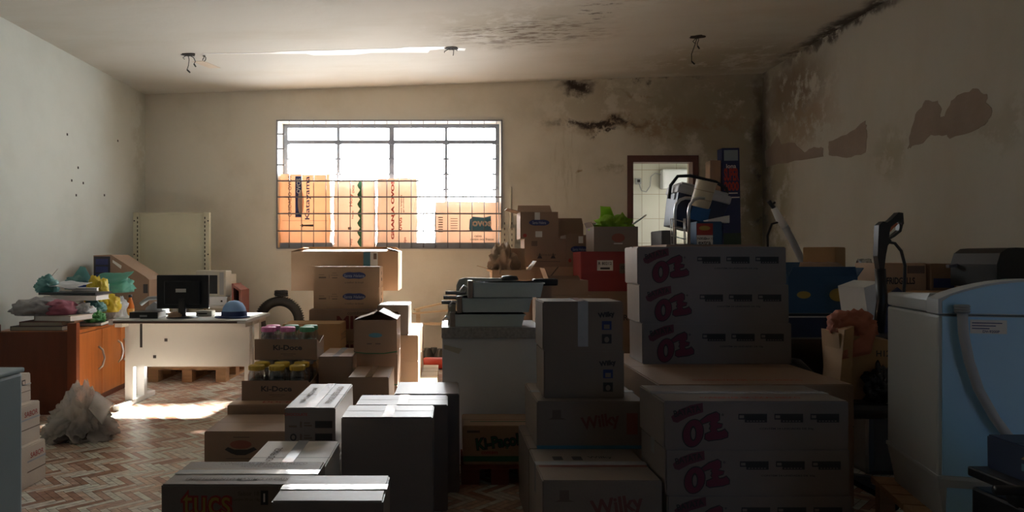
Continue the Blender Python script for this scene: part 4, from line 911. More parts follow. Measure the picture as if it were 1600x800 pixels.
# white counter with stone top
cn = thing('counter', 'white counter with a grey stone edge in the middle of the room', 'counter', (.38, 4.5, 0))
STONE = mat('grey_granite', (.40, .39, .38), .35, nscale=60, namt=.5)
x0, x1 = sx(691, 4.25)-.38, .42; mb = MB(); mb.box(x0, x1, -.24, .24, 0, .765, WHITEPL, .004)
mb.hexa([(x0+.01, -.243, .70), (x0+.10, -.243, .67), (x0+.10, -.24, .67), (x0+.01, -.24, .70), (x0+.01, -.243, .725), (x0+.12, -.243, .70), (x0+.12, -.24, .70), (x0+.01, -.24, .725)], BEIGEPL); mb.build('cabinet_body', cn)
mb = MB(); mb.box(x0-.005, x1+.01, -.255, .25, .765, .83, STONE, .004); mb.build('stone_top', cn)
pallet('dark red painted pallet under the green lettered carton', .075, .50, 3.88, 4.22, .105, WOODR)
carton('tan carton with green slanted lettering and green band on the red pallet', .085, .50, 3.9, .30, .105, .32, 'tan',
    [('text', 'F', 'Ki-Paçoka', .52, .57, .075, INK, dict(width=.285, rot=.13, offset=.06)), ('text', 'F', 'Ki-Paçoka', .52, .57, .075, INKGREEN, dict(width=.285, rot=.13, offset=.0, lift=.003)), ('rect', 'F', 0, .08, 1, .22, INKGREEN), ('rect', 'F', .05, .82, .22, .88, INKSOFT), ('text', 'F', 'contém', .35, .32, .02, INKRED), ('rect', 'T', .1, .3, .9, .35, INKGREEN)], seam='x')
# white bins stacked on the counter
ENDB = mat('brown_end_strip', (.34, .28, .24), .35)
def bin_(label, x0, x1, z0, z1, y0, tilt=0):
    L = x1-x0; H = z1-z0; t = thing('plastic_bin', label, 'bin', (x0, y0, z0), (0, tilt, 0), 'white bins on the counter')
    WB = mat('aged_white_plastic', (.66, .76, .76), .38, namt=.05)
    mb = MB(); mb.hexa([(.004, 0, 0), (L-.018, .01, 0), (L-.018, .28, 0), (.004, .28, 0), (0, 0, H), (L, 0, H), (L, .29, H), (0, .29, H)], WB)
    mb.box(-.0, L+.006, -.006, .296, H-.008, H, WB); mb.build('shell', t)
    mb = MB(); mb.box(-.032, 0, -.008, .10, -.006, H+.012, ENDB, .006); mb.build('end_strip', t)
    mb = MB()
    for k in range(3): mb.tube([(-.02, .06+.012*k, H*.55), (-.055, .06+.012*k, H*.75), (-.075, .07+.012*k, H*.45), (-.07, .07+.012*k, .03)], .007, STEEL, 6)
    mb.build('rail', t); return t
Y = 4.3
bin_('white plastic bin, bottom of the stack on the stone counter', sx(711, Y), sx(820, Y), .83, .905, Y)
bin_('white plastic bin, middle of the stack on the stone counter', sx(722, Y), sx(831, Y), .918, 1.005, Y)
bin_('white plastic bin, topmost of the stack on the stone counter', sx(739, Y), sx(849, Y), 1.01, 1.10, Y-.02)
op = thing('control_panel', 'grey appliance panel with small buttons standing behind the white bins', 'panel', (sx(713, 4.62), 4.64, .83))
mb = MB(); w_ = sx(808, 4.64)-sx(713, 4.64); mb.prism([(0, 0), (w_, 0), (w_, .27), (w_-.04, .285), (.06, .29), (.02, .28), (0, .24)], 0, .04, mat('panel_grey', (.42, .43, .38), .45), 'XZ'); mb.build('panel', op)
mb = MB()
for px in (773, 786, 798, 803): X = sx(px, 4.64)-sx(713, 4.62); mb.box(X-.008, X+.008, -.004, 0, .235, .252, BLACKPL)
mb.build('buttons', op)
mb = MB(); mb.lathe([(.001, .0), (.06, 0), (.05, .025), (.001, .03)], BLACKPL, (w_*.88, .02, .275)); mb.build('knob', op)
for k in range(3):
    mb = MB(); z = .96+k*.03; x0 = sx(690+k*3, 4.5); mb.box(x0, x0+.13, 4.42, 4.47, z, z+.02, DARKIRON, .002); mb.box(x0+.005, x0+.125, 4.415, 4.42, z+.008, z+.022, STEEL)
    tag(mb.build('metal_profile'), 'metal profile end sticking out left of the white bins, %s of three' % ['lowest', 'middle', 'top'][k], 'metal')
mb = MB(); mb.box(sx(700, 4.5), sx(712, 4.5), 4.42, 4.52, .83, .96, BEIGEPL); tag(mb.build('support_block'), 'small block holding the metal profiles beside the white bins', 'block')

# ------------------------------------------------------------------ pile of cartons at the back centre
def sh_small(u=.5, v=.6, ru=.27, rv=.13): return [('poly', 'F', oval(u, v, ru, rv, 32, .2), INKBLUE), ('text', 'F', 'Santa Helena', u, v, .028, MATS['ink_pale_blue'], dict(width=.13, lift=.003))]
Yp = 6.75; q = lambda px: sx(px, Yp); zz = lambda py: sz(py, Yp)
carton('open brown carton with navy oval logo at the top of the back pile', q(813), q(872), Yp, .34, zz(373), zz(331), 'brown', sh_small()+[('rect', 'F', .38, .70, .52, .98, PAPERW), ('rect', 'F', .40, .06, .58, .28, PAPERW), ('poly', 'F', oval(.12, .12, .05, .07), INKRED)], flaps=[('L', 75, .13), ('R', 20, .0001), ('B', 40, .12)])
carton('brown carton with glass symbols under the topmost open carton', q(820), q(885), Yp, .36, zz(417), zz(373), 'brown', [('poly', 'F', [(.3, .3), (.34, .42), (.36, .5), (.38, .42), (.42, .3)], INK), ('poly', 'F', [(.62, .3), (.66, .42), (.68, .5), (.70, .42), (.74, .3)], INK), ('rect', 'F', .16, .74, .30, .92, INKSOFT), ('text', 'F', 'UNIDOS SHOPP', .52, .42, .018, INKSOFT), ('rect', 'F', .15, .18, .85, .2, INKSOFT)])
carton('dark brown open carton half hidden behind the navy oval carton', q(871), q(924), Yp+.40, .34, zz(373)-.02, zz(347), 'brown', flaps=[('F', 4, .06), ('B', 20, .08), ('L', 10, .06)])
carton('dark brown carton under the half hidden open one', q(873), q(926), Yp+.40, .34, 1.0, zz(373)-.02, 'brown')
carton('brown carton with navy oval logo left of the green bag carton', q(885), q(930), Yp, .36, zz(417), zz(367), 'brown', sh_small(.45, .55, .3, .12)+[('rect', 'F', .42, .74, .58, .96, PAPERW), ('poly', 'F', oval(.12, .2, .05, .06), INKRED)])
gr = carton('grey brown open carton holding green plastic on the red carton', sx(928, 6.3), sx(997, 6.3), 6.3, .36, sz(393, 6.3), sz(354, 6.3), 'dull', [('poly', 'F', oval(.55, .55, .15, .18), mat('ink_faint_red', (.3, .1, .07), .7)), ('rect', 'F', .45, .30, .65, .34, PAPERW)], flaps=[('L', 30, .05), ('B', 30, .06)])
mb = MB(); LG = thin('lime_plastic_bag', (0.36, 0.62, 0.05), 0.35, 0.35)
mb.blob((0, 0, 0), (.36, .30, .17), LG, 5, .5, 2.6, 4, .3, sharp=True)
mb.sheet((-.13, 0, .02), (.05, 0, .06), (-.03, .02, .25), (-.12, .02, .26), LG, 10, 10, .03, 10, 5); mb.sheet((-.08, -.05, .06), (.14, -.05, .06), (.16, 0, .07), (-.02, .02, .16), LG, 10, 10, .03, 10, 8)
tag(mb.build('plastic_bag', None, (sx(962, 6.4), 6.47, sz(354, 6.3)-.06)), 'bright lime green plastic bag spilling from a carton near the doorway', 'bag')
mb = MB(); mb.bar((0, 0, 0), (.14, 0, .10), .04, .012, PAPERW); tag(mb.build('paper_tube', None, (sx(990, 6.5), 6.6, sz(352, 6.5))), 'white strip poking out behind the lime bag', 'paper')
carton('dark red carton with white shipping label in the back pile', sx(908, 6.3), sx(991, 6.3), 6.3, .40, sz(455, 6.3), sz(393, 6.3), 'red', [('rect', 'F', .30, .52, .60, .78, PAPERW), ('text', 'F', 'R 80212', .45, .70, .025, INK, dict(lift=.003)), ('rect', 'F', .36, .55, .54, .60, INK, .002), ('rect', 'F', .72, .45, 1, .7, INKSOFT), ('text', 'F', '00305', .86, .6, .03, INK, dict(lift=.003))])
for z0, z1, lab in [(0, .48, 'lower'), (.48, sz(455, 6.3), 'upper')]:
    carton('brown carton beneath the dark red one, %s' % lab, sx(912, 6.3), sx(995, 6.3), 6.3, .40, z0, z1, 'brown', [('text', 'F', 'SABOR', .6, .5, .05, INK)])
carton('long orange brown carton lying under the glass symbol carton', q(828), q(905), Yp-.02, .40, zz(446), zz(417), 'tan', [('poly', 'F', [(.25, 0), (.55, 1), (.58, 1), (.28, 0)], INKSOFT)])
for k in range(2):
    carton('large brown carton at the base of the back pile, %s' % ['lower', 'upper'][k], q(812), q(905), Yp-.02, .75, k*.49, .49+k*(zz(446)-.49), 'brown')
bc = carton('open brown carton with crumpled paper beside the window pipe', sx(769, 6.3), sx(829, 6.3), 6.3, .33, sz(447, 6.3), sz(422, 6.3), 'tan', flaps=[('L', 75, .13), ('B', -5, .20), ('R', 35, .1)])
for k in range(2):
    carton('brown carton beneath the crumpled paper carton, %s' % ['lower', 'upper'][k], sx(768, 6.3), sx(828, 6.3), 6.3, .33, k*.5, [.5, sz(447, 6.3)][k], 'brown')
KP = mat('kraft_paper', (.42, .28, .18), .75, bump=.3, bscale=15)
mb = MB(); mb.blob((0, 0, 0), (.24, .24, .28), KP, 8, .45, 2.0, 4, .4, sharp=True); mb.sheet((.0, -.05, .02), (.16, -.08, .0), (.17, .05, .10), (.05, .05, .24), KP, 10, 10, .03, 10, 4)
tag(mb.build('crumpled_paper', None, (sx(786, 6.4), 6.42, sz(422, 6.3)-.05)), 'crumpled brown kraft paper bag rising from an open carton by the window', 'paper')
ob = carton('open low carton with raised flap just behind the tape banded carton', sx(858, 5.6), sx(919, 5.6), 5.6, .32, sz(462, 5.6), sz(438, 5.6), 'brown', flaps=[('L', 20, .10), ('B', 10, .03)])
for k in range(2): carton('carton under the open low carton with raised flap, %s' % ['lower', 'upper'][k], sx(850, 5.6), sx(925, 5.6), 5.58, .42, k*.47, [.47, sz(462, 5.6)][k], 'brown')
mb = MB(); mb.box(-.06, .1, -.05, .05, 0, .045, BLACKPL, .012); tag(mb.build('black_case', None, (sx(850, 4.5), 4.6, .83+.24)), 'small black case behind the right end of the white bins', 'case')
mb = MB(); mb.box(sx(838, 4.5), sx(862, 4.5), 4.5, 4.7, .83, 1.07, CB['brown']); tag(mb.build('carton'), 'small dark carton on the counter right of the white bins', 'box')

# ------------------------------------------------------------------ the taped stack right of centre
YY = 3.29; X0, X1 = sx(848, YY), sx(975, YY)
wk = [('text', 'F', 'Wilky', .79, .72, .028, INK, dict(rot=.12, offset=.05)), ('rect', 'F', .735, .42, .855, .60, INKBLUE), ('rect', 'F', .76, .44, .83, .53, CB['dull'], .002), ('rect', 'F', .735, .14, .855, .33, INK), ('poly', 'F', oval(.795, .22, .03, .06), CB['dull'], .002)]
carton('plain greyish carton, lower of the pair on the taped stack', X0+.006, X1+.002, YY, .27, .594, .8185, 'dull', wk, tape=None)
carton('greyish carton with glossy tape down its front, on top of the taped stack', X0, X1-.004, YY, .27, .8185, 1.046, 'dull', wk+[('text', 'T', 'FRAGIL', .3, .5, .03, INKTEAL)], tape='y', tfront=.21)
X0, X1 = sx(839, 3.22), sx(1010, 3.22)
wl = [('text', 'F', 'Wilky', .58, .55, .07, mat('ink_dark_red', (.20, .075, .06), .7), dict(rot=.15, width=.17, offset=.03)), ('poly', 'F', [(.1, .62), (.14, .66), (.14, .82), (.22, .82), (.22, .66), (.27, .62)], INKSOFT), ('rect', 'F', .82, .3, .92, .75, mat('ink_faint_red', (.3, .1, .07), .7)), ('rect', 'F', 0, 0, 1, .07, INKTEAL)]
carton('wide carton with dark red slanted lettering, second tier of the taped stack', X0, X1, 3.22, .48, .377, .594, 'dull', wl, seam='x', tape='x', tfront=.12)
X0, X1 = sx(848, 2.76), sx(1037, 2.76)-.004
carton('wide carton with faint red lettering at the bottom front of the taped stack', X0, X1, 2.76, .46, 0, .377, 'dull', [('text', 'F', 'Wilky', .62, .72, .08, MATS['ink_dark_red'], dict(rot=.15, width=.2, offset=.03)), ('poly', 'F', [(.1, .78), (.14, .80), (.14, .90), (.22, .90), (.22, .80), (.27, .78)], INKSOFT), ('rect', 'T', .18, .6, .27, .72, INK), ('rect', 'T', .36, .6, .45, .72, INK), ('text', 'T', 'Wilky', .62, .68, .04, INK), ('rect', 'T', .02, .38, .98, .52, MATS['ink_dark_red'])], seam='x', tape='x', tfront=.12)
carton('wide carton at the bottom rear of the taped stack', X0, X1, 3.225, .46, 0, .377, 'dull', [], seam='x')

# ------------------------------------------------------------------ the logo cartons
def logo(label, x0, x1, yf, d, z0, z1, c='grey'):
    w_, h_ = x1-x0, z1-z0
    L = lambda pts: [((x-60)/1500, 1-(y-40)/390) for x, y in pts]
    ov = lambda k, n=28: [(292+(80+k)*math.cos(t)+14*math.sin(t), 299-(109+k)*math.sin(t)) for t in (2*math.pi*i/n for i in range(n))]
    zed = [(350, 200), (410, 155), (480, 128), (503, 145), (503, 190), (482, 216), (530, 228), (522, 248), (478, 262), (492, 290), (528, 282), (548, 268), (572, 298), (572, 328), (520, 345), (415, 358), (390, 345), (392, 308), (440, 286), (428, 262), (438, 240), (428, 222), (440, 200), (410, 206), (368, 222)]
    def grow(P, d):
        out = []; n = len(P)
        for i in range(n):
            ax, ay = P[i-1]; bx, by = P[(i+1) % n]; tx, ty = bx-ax, by-ay; l = math.hypot(tx, ty) or 1
            out.append((P[i][0]+ty/l*d, P[i][1]-tx/l*d))
        return out
    BAN = MATS.get('ink_dusky') or mat('ink_dusky', (.15, .05, .065), .7)
    pr = [('poly', 'F', L(grow(zed, 9)), INK, .0012), ('poly', 'F', L(zed), INKPINK, .0020), ('poly', 'F', L(ov(8)), INK, .0024), ('poly', 'F', L(ov(0)), INKPINK, .0030),
          ('poly', 'F', L([(292+26*math.cos(t), 300-62*math.sin(t)) for t in (2*math.pi*i/20 for i in range(20))]), INK, .0036),
          ('poly', 'F', L([(292+17*math.cos(t), 302-48*math.sin(t)) for t in (2*math.pi*i/20 for i in range(20))]), CB['grey'], .0042),
          ('poly', 'F', L([(115, 165), (180, 108), (270, 72), (370, 52), (375, 128), (250, 168), (165, 215), (130, 205)]), BAN, .0012),
          ('text', 'F', 'BATATA', .122, .80, h_*.13, INK, dict(width=w_*.145, rot=.22, offset=.02, lift=.003)),
          ('text', 'F', '®', .315, .72, h_*.05, INK),
          ('text', 'F', 'CONTÉM 24 UNIDADES DE 50g', .66, .43, h_*.055, INK, dict(width=w_*.29))]
    for k in range(3):
        u = .40+k*.195; pr += [('rect', 'F', u, .62, u+.155, .74, INK), ('rect', 'F', u+.005, .65, u+.03, .71, CB['grey'], .002), ('rect', 'F', u+.035, .56, u+.155, .64, INK)]
        pr += [('rect', 'F', u+.045+j*.017, .58, u+.055+j*.017, .60, CB['grey'], .002) for j in range(6)]
    pr += [('text', 'T', 'CONSERVAR EM LOCAL FRESCO', .5, .18, .03, INKRED, dict(width=w_*.55))] if 'top' in label else []
    return carton(label, x0, x1, yf, d, z0, z1, c, pr, seam='x', tape='x', tfront=.06)
LY = 2.75; lz = [0, .145, .322, .503, .69]
for i, lab in enumerate(['bottom', 'third from top', 'second from top', 'top']):
    x0 = .845+.006*(3-i); logo('carton with pink two letter logo, %s of the nearer lower stack' % lab, x0, x0+.722, LY, .35, lz[i], lz[i+1])
for i, lab in enumerate(['lowest', 'second', 'third', 'fourth']):
    carton('wide plain carton behind the nearer logo stack, %s from the floor' % lab, 0.935+.01*(3-i), 1.80, 3.115, 1.02, lz[i], lz[i+1], 'brown', [('text', 'T', 'CONSERVAR EM LOCAL FRESCO', .5, .1, .03, INKRED, dict(width=.5))] if i == 3 else [], seam='x')
UY = 3.71; uz = [.69, .907, 1.11, 1.308]
for i, lab in enumerate(['lowest', 'middle', 'topmost']):
    x0 = sx(1004-4*i, UY); logo('pale carton with pink two letter logo, %s of the upper set of three' % lab, x0, x0+.787, UY, .26, uz[i], uz[i+1])

# ------------------------------------------------------------------ clutter by the doorway
Yc = 5.6
for k in range(3):
    carton('large brown carton in the hidden base under the cooler, %s' % ['lowest', 'middle', 'top'][k], 1.62, 2.32, Yc-.38, .95, k*.45, .45+k*.45, 'brown')
TB = 1.35
co = thing('cool_box', 'navy cool box with grey lid and black handle beside the doorway', 'cooler', (sx(1080, Yc+.25), Yc+.33, TB+.13), (0, math.radians(-72), 0))
NAVY = mat('cooler_navy', (.015, .02, .06), .4); LGREY = mat('cooler_lid', (.42, .43, .47), .4)
co.rotation_euler = (0, math.radians(14), 0)
mb = MB(); mb.hexa([(-.17, -.13, 0), (.19, -.13, 0), (.19, .13, 0), (-.17, .13, 0), (-.20, -.15, .27), (.22, -.15, .27), (.22, .15, .27), (-.20, .15, .27)], NAVY); mb.build('tub', co)
mb = MB(); mb.box(-.215, .235, -.165, .165, .27, .34, LGREY, .015); mb.box(-.19, .21, -.14, .14, .34, .365, LGREY, .012); mb.build('lid', co)
mb = MB(); mb.box(-.06, .09, -.152, -.146, .08, .2, mat('blue_sticker', (.03, .14, .42), .4)); mb.build('front_sticker', co)
mb = MB(); mb.tube([(-.225, -.02, .22), (-.24, -.02, .33), (-.20, -.02, .42), (-.10, -.02, .45), (.12, -.02, .45), (.22, -.02, .42), (.26, -.02, .33), (.245, -.02, .22)], .014, BLACKPL, 8); mb.build('handle', co)
mb = MB(); mb.lathe([(.055, -.03), (.055, .03)], BLACKPL, (.12, -.16, .05), axis='Y'); mb.lathe([(.03, -.035), (.03, .032)], DARKIRON, (.12, -.17, .05), axis='Y'); mb.build('wheel', co)
lt = carton('flat grey box under the tipped cool box', sx(1034, Yc), sx(1052, Yc), Yc, .3, TB, TB+.12, mat('dark_grey_board', (.12, .12, .12), .6), [])
# cream rolled drum
cr = thing('plastic_drum', 'cream ribbed plastic drum resting against the cool box', 'drum', (sx(1100, Yc), Yc+.02, TB+.41), (math.radians(12), math.radians(12), 0))
cr.scale = (.74, .74, 1.0)
CRM = mat('cream_plastic', (.58, .50, .36), .45)
mb = MB(); mb.lathe([(.001, -.105), (.095, -.105), (.10, -.1), (.105, -.06), (.103, 0), (.106, .05), (.11, .1), (.115, .105), (.001, .105)], CRM, n=32); mb.build('shell', cr)
mb = MB()
for z in (-.04, .03): mb.lathe([(.104, z-.004), (.109, z), (.104, z+.004)], mat('cream_dark', (.40, .33, .22), .5), n=32, cap=False)
mb.build('ribs', cr)
# hand cart of bent silver tube
hc = thing('hand_cart', 'silver tube folding hand cart with curved top in front of the cool box', 'cart', (sx(1068, Yc-.25), Yc-.22, TB))
mb = MB()
for dx in (0, .105):
    mb.tube([(-.055+dx, 0, 0), (-.055+dx, 0, .26), (-.045+dx, 0, .31), (-.015+dx, .0, .345), (.03+dx, .02, .36), (.08+dx, .05, .36)], .012, STEEL, 10)
mb.build('tube_frame', hc)
mb = MB(); 
for z in (.05, .12, .18): mb.tube([(-.09, -.02, z+.02), (.02, -.02, z-.01)], .004, STEEL, 6)
for x in (-.09, -.075, .01, .02): mb.tube([(x, -.02, 0), (x-.005, -.02, .2)], .004, STEEL, 6)
mb.build('wire_rack', hc)
mb = MB(); mb.box(-.09, .05, -.10, -.03, 0, .006, DARKIRON); mb.build('toe_plate', hc)
cc = carton('blue and red printed carton with white lettering under the cream drum', sx(1083, Yc-.02), sx(1123, Yc-.02), Yc-.10, .22, TB, TB+.185, 'blue', [('rect', 'F', 0, 0, .62, .42, PAPERW), ('rect', 'F', 0, .42, .62, .92, INKRED), ('poly', 'F', oval(.30, .72, .22, .10), INKYEL, .002), ('text', 'F', 'NIKO', .2, .28, .02, INK, dict(lift=.003)), ('text', 'F', 'sabor 12', .45, .28, .016, INK, dict(lift=.003)), ('text', 'F', 'extra', .3, .1, .025, INK, dict(lift=.003))])
mb = MB(); mb.hexa([(-.04, -.05, 0), (.13, -.05, -.01), (.13, .05, -.01), (-.04, .05, 0), (-.04, -.05, .015), (.13, -.05, .05), (.13, .05, .05), (-.04, .05, .015)], PAPERW); tag(mb.build('paper_stack', None, (sx(1112, Yc), Yc+.02, TB+.187)), 'pale wedge of papers on the blue and red carton', 'paper')
# tall blue carton leaning beside the door, and the strapped brown one
Yt = 8.55; X0, X1 = sx(1134, Yt), sx(1160, Yt); H = sz(231, Yt)
NB = mat('tall_carton_navy', (.02, .03, .11), .5)
tall = carton('tall narrow navy carton with red lettering standing by the door frame', X0, X1+.01, Yt, .16, 0, H, NB, [('rect', 'F', 0, 0, 1, .42, mat('print_sky_blue', (.04, .20, .32), .5)), ('rect', 'F', 0, .42, 1, .60, mat('print_dark_green', (.03, .06, .04), .5)),
   ('text', 'F', 'SUPER', .5, .875, .14, INKRED, dict(width=.17, offset=.04)), ('text', 'F', '2000', .5, .82, .10, INKRED, dict(width=.17, offset=.04)), ('rect', 'F', .15, .785, .85, .79, PAPERW), ('rect', 'F', .05, .765, .95, .77, PAPERW), ('rect', 'F', .1, .94, .9, .99, mat('print_pale', (.25, .32, .4), .5)), ('text', 'F', 'lona', .5, .915, .05, PAPERW)], wonk=0)
tall.rotation_euler = (0, math.radians(-1.0), 0)
X0, X1 = sx(1111, Yt), sx(1128, Yt)
st = carton('tall narrow brown carton with dark straps next to the navy one', X0, X1, Yt+.02, .16, 0, sz(250, Yt), 'brown', [])
mb = MB()
for z in (1.95, 1.62, 1.25): mb.box(-.088, .088, -.086, -.080, z, z+.02, BLACKPL); 
mb.box(-.085, .02, -.092, -.086, 1.955, 1.99, STEEL); mb.build('strap', st)
# grey pole tool against the right wall
pt = thing('pole_tool', 'long grey tube with black fittings leaning in the right back corner', 'tool', (0, 0, 0)); Y = 7.3
P = lambda px, py, y=Y: (sx(px, y), y, sz(py, y))
mb = MB(); mb.tube([P(1225, 352), P(1240, 380), P(1262, 425), (sx(1300, 6.9), 6.9, 0.02)], .035, mat('pole_grey', (.33, .34, .38), .4), 12); mb.build('tube', pt)
mb = MB(); mb.tube([P(1209, 325), P(1218, 342), P(1226, 354)], [.03, .04, .038], WHITEPL, 12); mb.build('fitting', pt)
mb = MB(); mb.tube([P(1201, 314), P(1210, 326)], .022, BLACKPL, 8); mb.tube([P(1204, 322), P(1211, 316)], .012, BLACKPL, 6); mb.build('nozzle', pt)
mb = MB(); mb.tube([P(1200, 400), P(1199, 368), P(1206, 350), P(1220, 346), P(1229, 352), P(1230, 368)], .012, BLACKPL, 8); mb.tube([P(1223, 344), P(1232, 358), P(1229, 366)], .02, BLACKPL, 8); mb.build('hose', pt)

# right-hand clutter -------------------------------------------------
tbl = thing('workbench', 'low bench along the right wall carrying cartons and the black case', 'bench', (3.57, 5.3, 0))
mb = MB(); mb.box(-.45, .43, -1.25, 1.2, .98, 1.02, WOODP); mb.build('bench_top', tbl)
for a in (-.4, .38):
    for b in (-1.2, 1.15): mb = MB(); mb.box(a-.03, a+.03, b-.03, b+.03, 0, .98, WOODP); mb.build('leg', tbl)
BZ = 1.02
carton('tan carton with dark lettering on the bench by the right wall', sx(1280, 6.1), sx(1327, 6.1), 6.1, .32, BZ+.13, sz(386, 6.1), 'gold', [('text', 'F', 'PERSICO', .5, .18, .035, INK, dict(width=.17, offset=.03))], rot=-.75)
carton('flat maroon carton under the tan dark lettered carton', sx(1285, 6.1)-.1, 3.75, 6.0, .45, BZ, BZ+.13, 'red') 
mb = MB(); mb.sheet((-.07, 0, 0), (.07, 0, 0), (.06, .02, .09), (-.06, .02, .09), mat('foil', (.7, .7, .72), .2, 1.0), 10, 8, .03, 25, 4); tag(mb.build('foil_wrap', None, (sx(1357, 5.9), 5.95, BZ+.13)), 'crumpled silver foil on the maroon carton', 'foil')
carton('tan carton with dark capital lettering beneath the gun hose on the bench', sx(1380, 5.0), sx(1448, 5.0), 5.0, .35, BZ, sz(411, 5.0), 'tan', [('text', 'F', 'FRIDGELLS', .40, .35, .045, INK, dict(width=.20, offset=.03)), ('rect', 'F', .55, .62, .95, .9, INKSOFT)])
carton('brown carton with blue black print left of the black case', 3.415, 3.60, 4.98, .35, BZ, sz(412, 4.9), 'brown', [('rect', 'F', .1, .1, .9, .45, INKBLUE)])
# black hard case
bg_ = thing('travel_case', 'large black rounded case lying on the bench at the far right', 'case', (0, 0, 0)); Y = 4.74
mb = MB(); P2 = [(sx(a, Y), sz(b, Y)) for a, b in [(1487, 446), (1487, 412), (1492, 396), (1502, 389), (1515, 388), (1545, 389), (1575, 395), (1610, 404), (1610, 446)]]
mb.prism(P2, 4.35, 4.75, mat('case_black', (.012, .012, .011), .5), 'XZ'); mb.build('shell', bg_)
mb = MB(); mb.bar((sx(1474, Y), 4.70, sz(416, Y)), (sx(1490, Y), 4.70, sz(414, Y)), .03, .02, DARKIRON); mb.build('handle', bg_)
mb = MB(); mb.tube([(.08*math.cos(t_), 0, .045*math.sin(t_)+.045) for t_ in (math.pi*k/10 for k in range(-2, 13))], .014, mat('green_hose', (.05, .22, .12), .5), 8); tag(mb.build('green_strap', None, (sx(1571, 4.25), 4.25, BZ+.0)), 'green looped strap in front of the black case', 'strap')
# navy table with blue and yellow carton
nt_ = thing('navy_cabinet', 'dark navy cabinet with a pale top edge right of the logo cartons', 'cabinet', (sx(1300, 4.95), 5.2, 0))
mb = MB(); mb.box(-.33, .33, -.22, .25, 0, .83, mat('navy_panel', (.018, .025, .07), .5)); mb.build('body', nt_)
mb = MB(); mb.box(-.34, .34, -.24, .26, .83, .86, PAINTW); mb.box(-.335, .335, -.245, -.24, .84, .86, BLACKPL); mb.build('top', nt_)
bb = carton('open blue and yellow fruit carton on the navy cabinet', sx(1232, 4.97), sx(1340, 4.97), 4.97, .36, .86, sz(432, 4.97), 'blue', [('poly', 'F', oval(.22, .5, .10, .10), INKYEL), ('poly', 'F', oval(.72, .5, .13, .18), INKYEL)], flaps=[('F', 12, .07), ('B', 35, .12), ('L', 30, .08), ('R', 40, .08)])
fl = MB(); fl.sheet((-.22, 0, 0), (.20, 0, 0), (.12, .1, .08), (-.15, .1, .075), CB['brown'], 8, 6, .012, 9, 3); tag(fl.build('cardboard_sheet', None, (sx(1296, 5), 5.02, sz(432, 4.97)+.02)), 'brown cardboard piece lying across the blue and yellow carton', 'cardboard')
wf = thing('folding_stool', 'white and dark folding stool right of the blue carton', 'stool', (sx(1362, 4.6), 4.5, 0))
mb = MB(); mb.hexa([(-.05, 0, .62), (.03, 0, .62), (.03, .3, .62), (-.05, .3, .62), (-.11, 0, 1.06), (.0, 0, 1.10), (.0, .3, 1.10), (-.11, .3, 1.06)], WHITEPL); mb.build('seat', wf)
mb = MB(); mb.tube([(.02, -.02, 0), (.02, -.02, .9), (.04, -.02, 1.0), (.09, -.02, 1.04), (.14, -.02, 1.0), (.15, -.02, 0)], .025, NAVY, 8); mb.tube([(-.06, .28, 0), (-.06, .28, .64)], .015, NAVY, 6); mb.build('frame', wf)
# pressure washer with gun
Y = 4.15; pw = thing('pressure_washer', 'black pressure washer gun standing upright before the right wall', 'tool', (0, 0, 0))
P = lambda px, py, y=Y: (sx(px, y), y, sz(py, y))
def outl(pts): return [(sx(a, Y), sz(b, Y)) for a, b in pts]
mb = MB(); mb.prism(outl([(1370, 352), (1377, 346), (1383, 348), (1390, 343), (1401, 332), (1408, 333), (1409, 350), (1406, 352), (1405, 344), (1400, 346), (1389, 355), (1387, 362), (1386, 372), (1390, 376), (1384, 384), (1381, 400), (1378, 425), (1372, 425), (1368, 400), (1369, 375)]), Y-.02, Y+.025, BLACKPL, 'XZ')
mb.prism(outl([(1404, 350), (1409, 350), (1406, 362), (1396, 370), (1389, 374), (1387, 371), (1395, 366), (1402, 360)]), Y-.015, Y+.02, BLACKPL, 'XZ'); mb.build('gun', pw)
mb = MB(); mb.prism(outl([(1391, 353), (1399, 348), (1402, 349), (1399, 353), (1394, 357), (1390, 362)]), Y-.01, Y+.01, mat('orange_trigger', (.55, .12, .04), .5), 'XZ'); mb.build('trigger', pw)
mb = MB(); mb.tube([P(1375, 420), P(1378, 470), P(1372, 520)], .03, BLACKPL, 8); mb.build('lance', pw)
mb = MB(); mb.tube([P(1386, 378), P(1398, 380), P(1408, 392), P(1414, 415), P(1413, 445), (sx(1405, Y), Y+.02, .5)], .009, BLACKPL, 8); mb.build('hose', pw)
mb = MB(); mb.box(sx(1375, Y)-.14, sx(1375, Y)+.14, Y-.12, Y+.12, 0, .8, BLACKPL, .03); mb.build('motor_body', pw)
# paper bag with orange cloth on office chair
ch = thing('office_chair', 'black office chair with blue armrest behind the washing machine', 'chair', (2.12, 3.75, 0))
mb = MB(); mb.box(-.24, .24, -.24, .24, .44, .52, BLACKPL, .03); mb.build('seat', ch)
mb = MB(); mb.box(-.22, .22, .20, .27, .55, .80, BLACKPL, .03); mb.build('backrest', ch)
mb = MB(); mb.tube([(-.27, -.18, .52), (-.29, -.2, .66), (-.28, -.05, .70), (-.27, .18, .68)], .022, BLACKPL, 8); mb.tube([(-.27, -.18, .66), (-.27, -.2, .45)], .03, NAVY, 8); mb.build('armrest', ch)
mb = MB(); mb.tube([(0, 0, .08), (0, 0, .44)], .03, DARKIRON, 10)
for k in range(5): t_ = 2*math.pi*k/5; mb.bar((0, 0, .09), (.27*math.cos(t_), .27*math.sin(t_), .05), .05, .03, BLACKPL); mb.lathe([(.025, -.02), (.025, .02)], BLACKPL, (.27*math.cos(t_), .27*math.sin(t_), .026), 12, 'Y')
mb.build('base', ch)
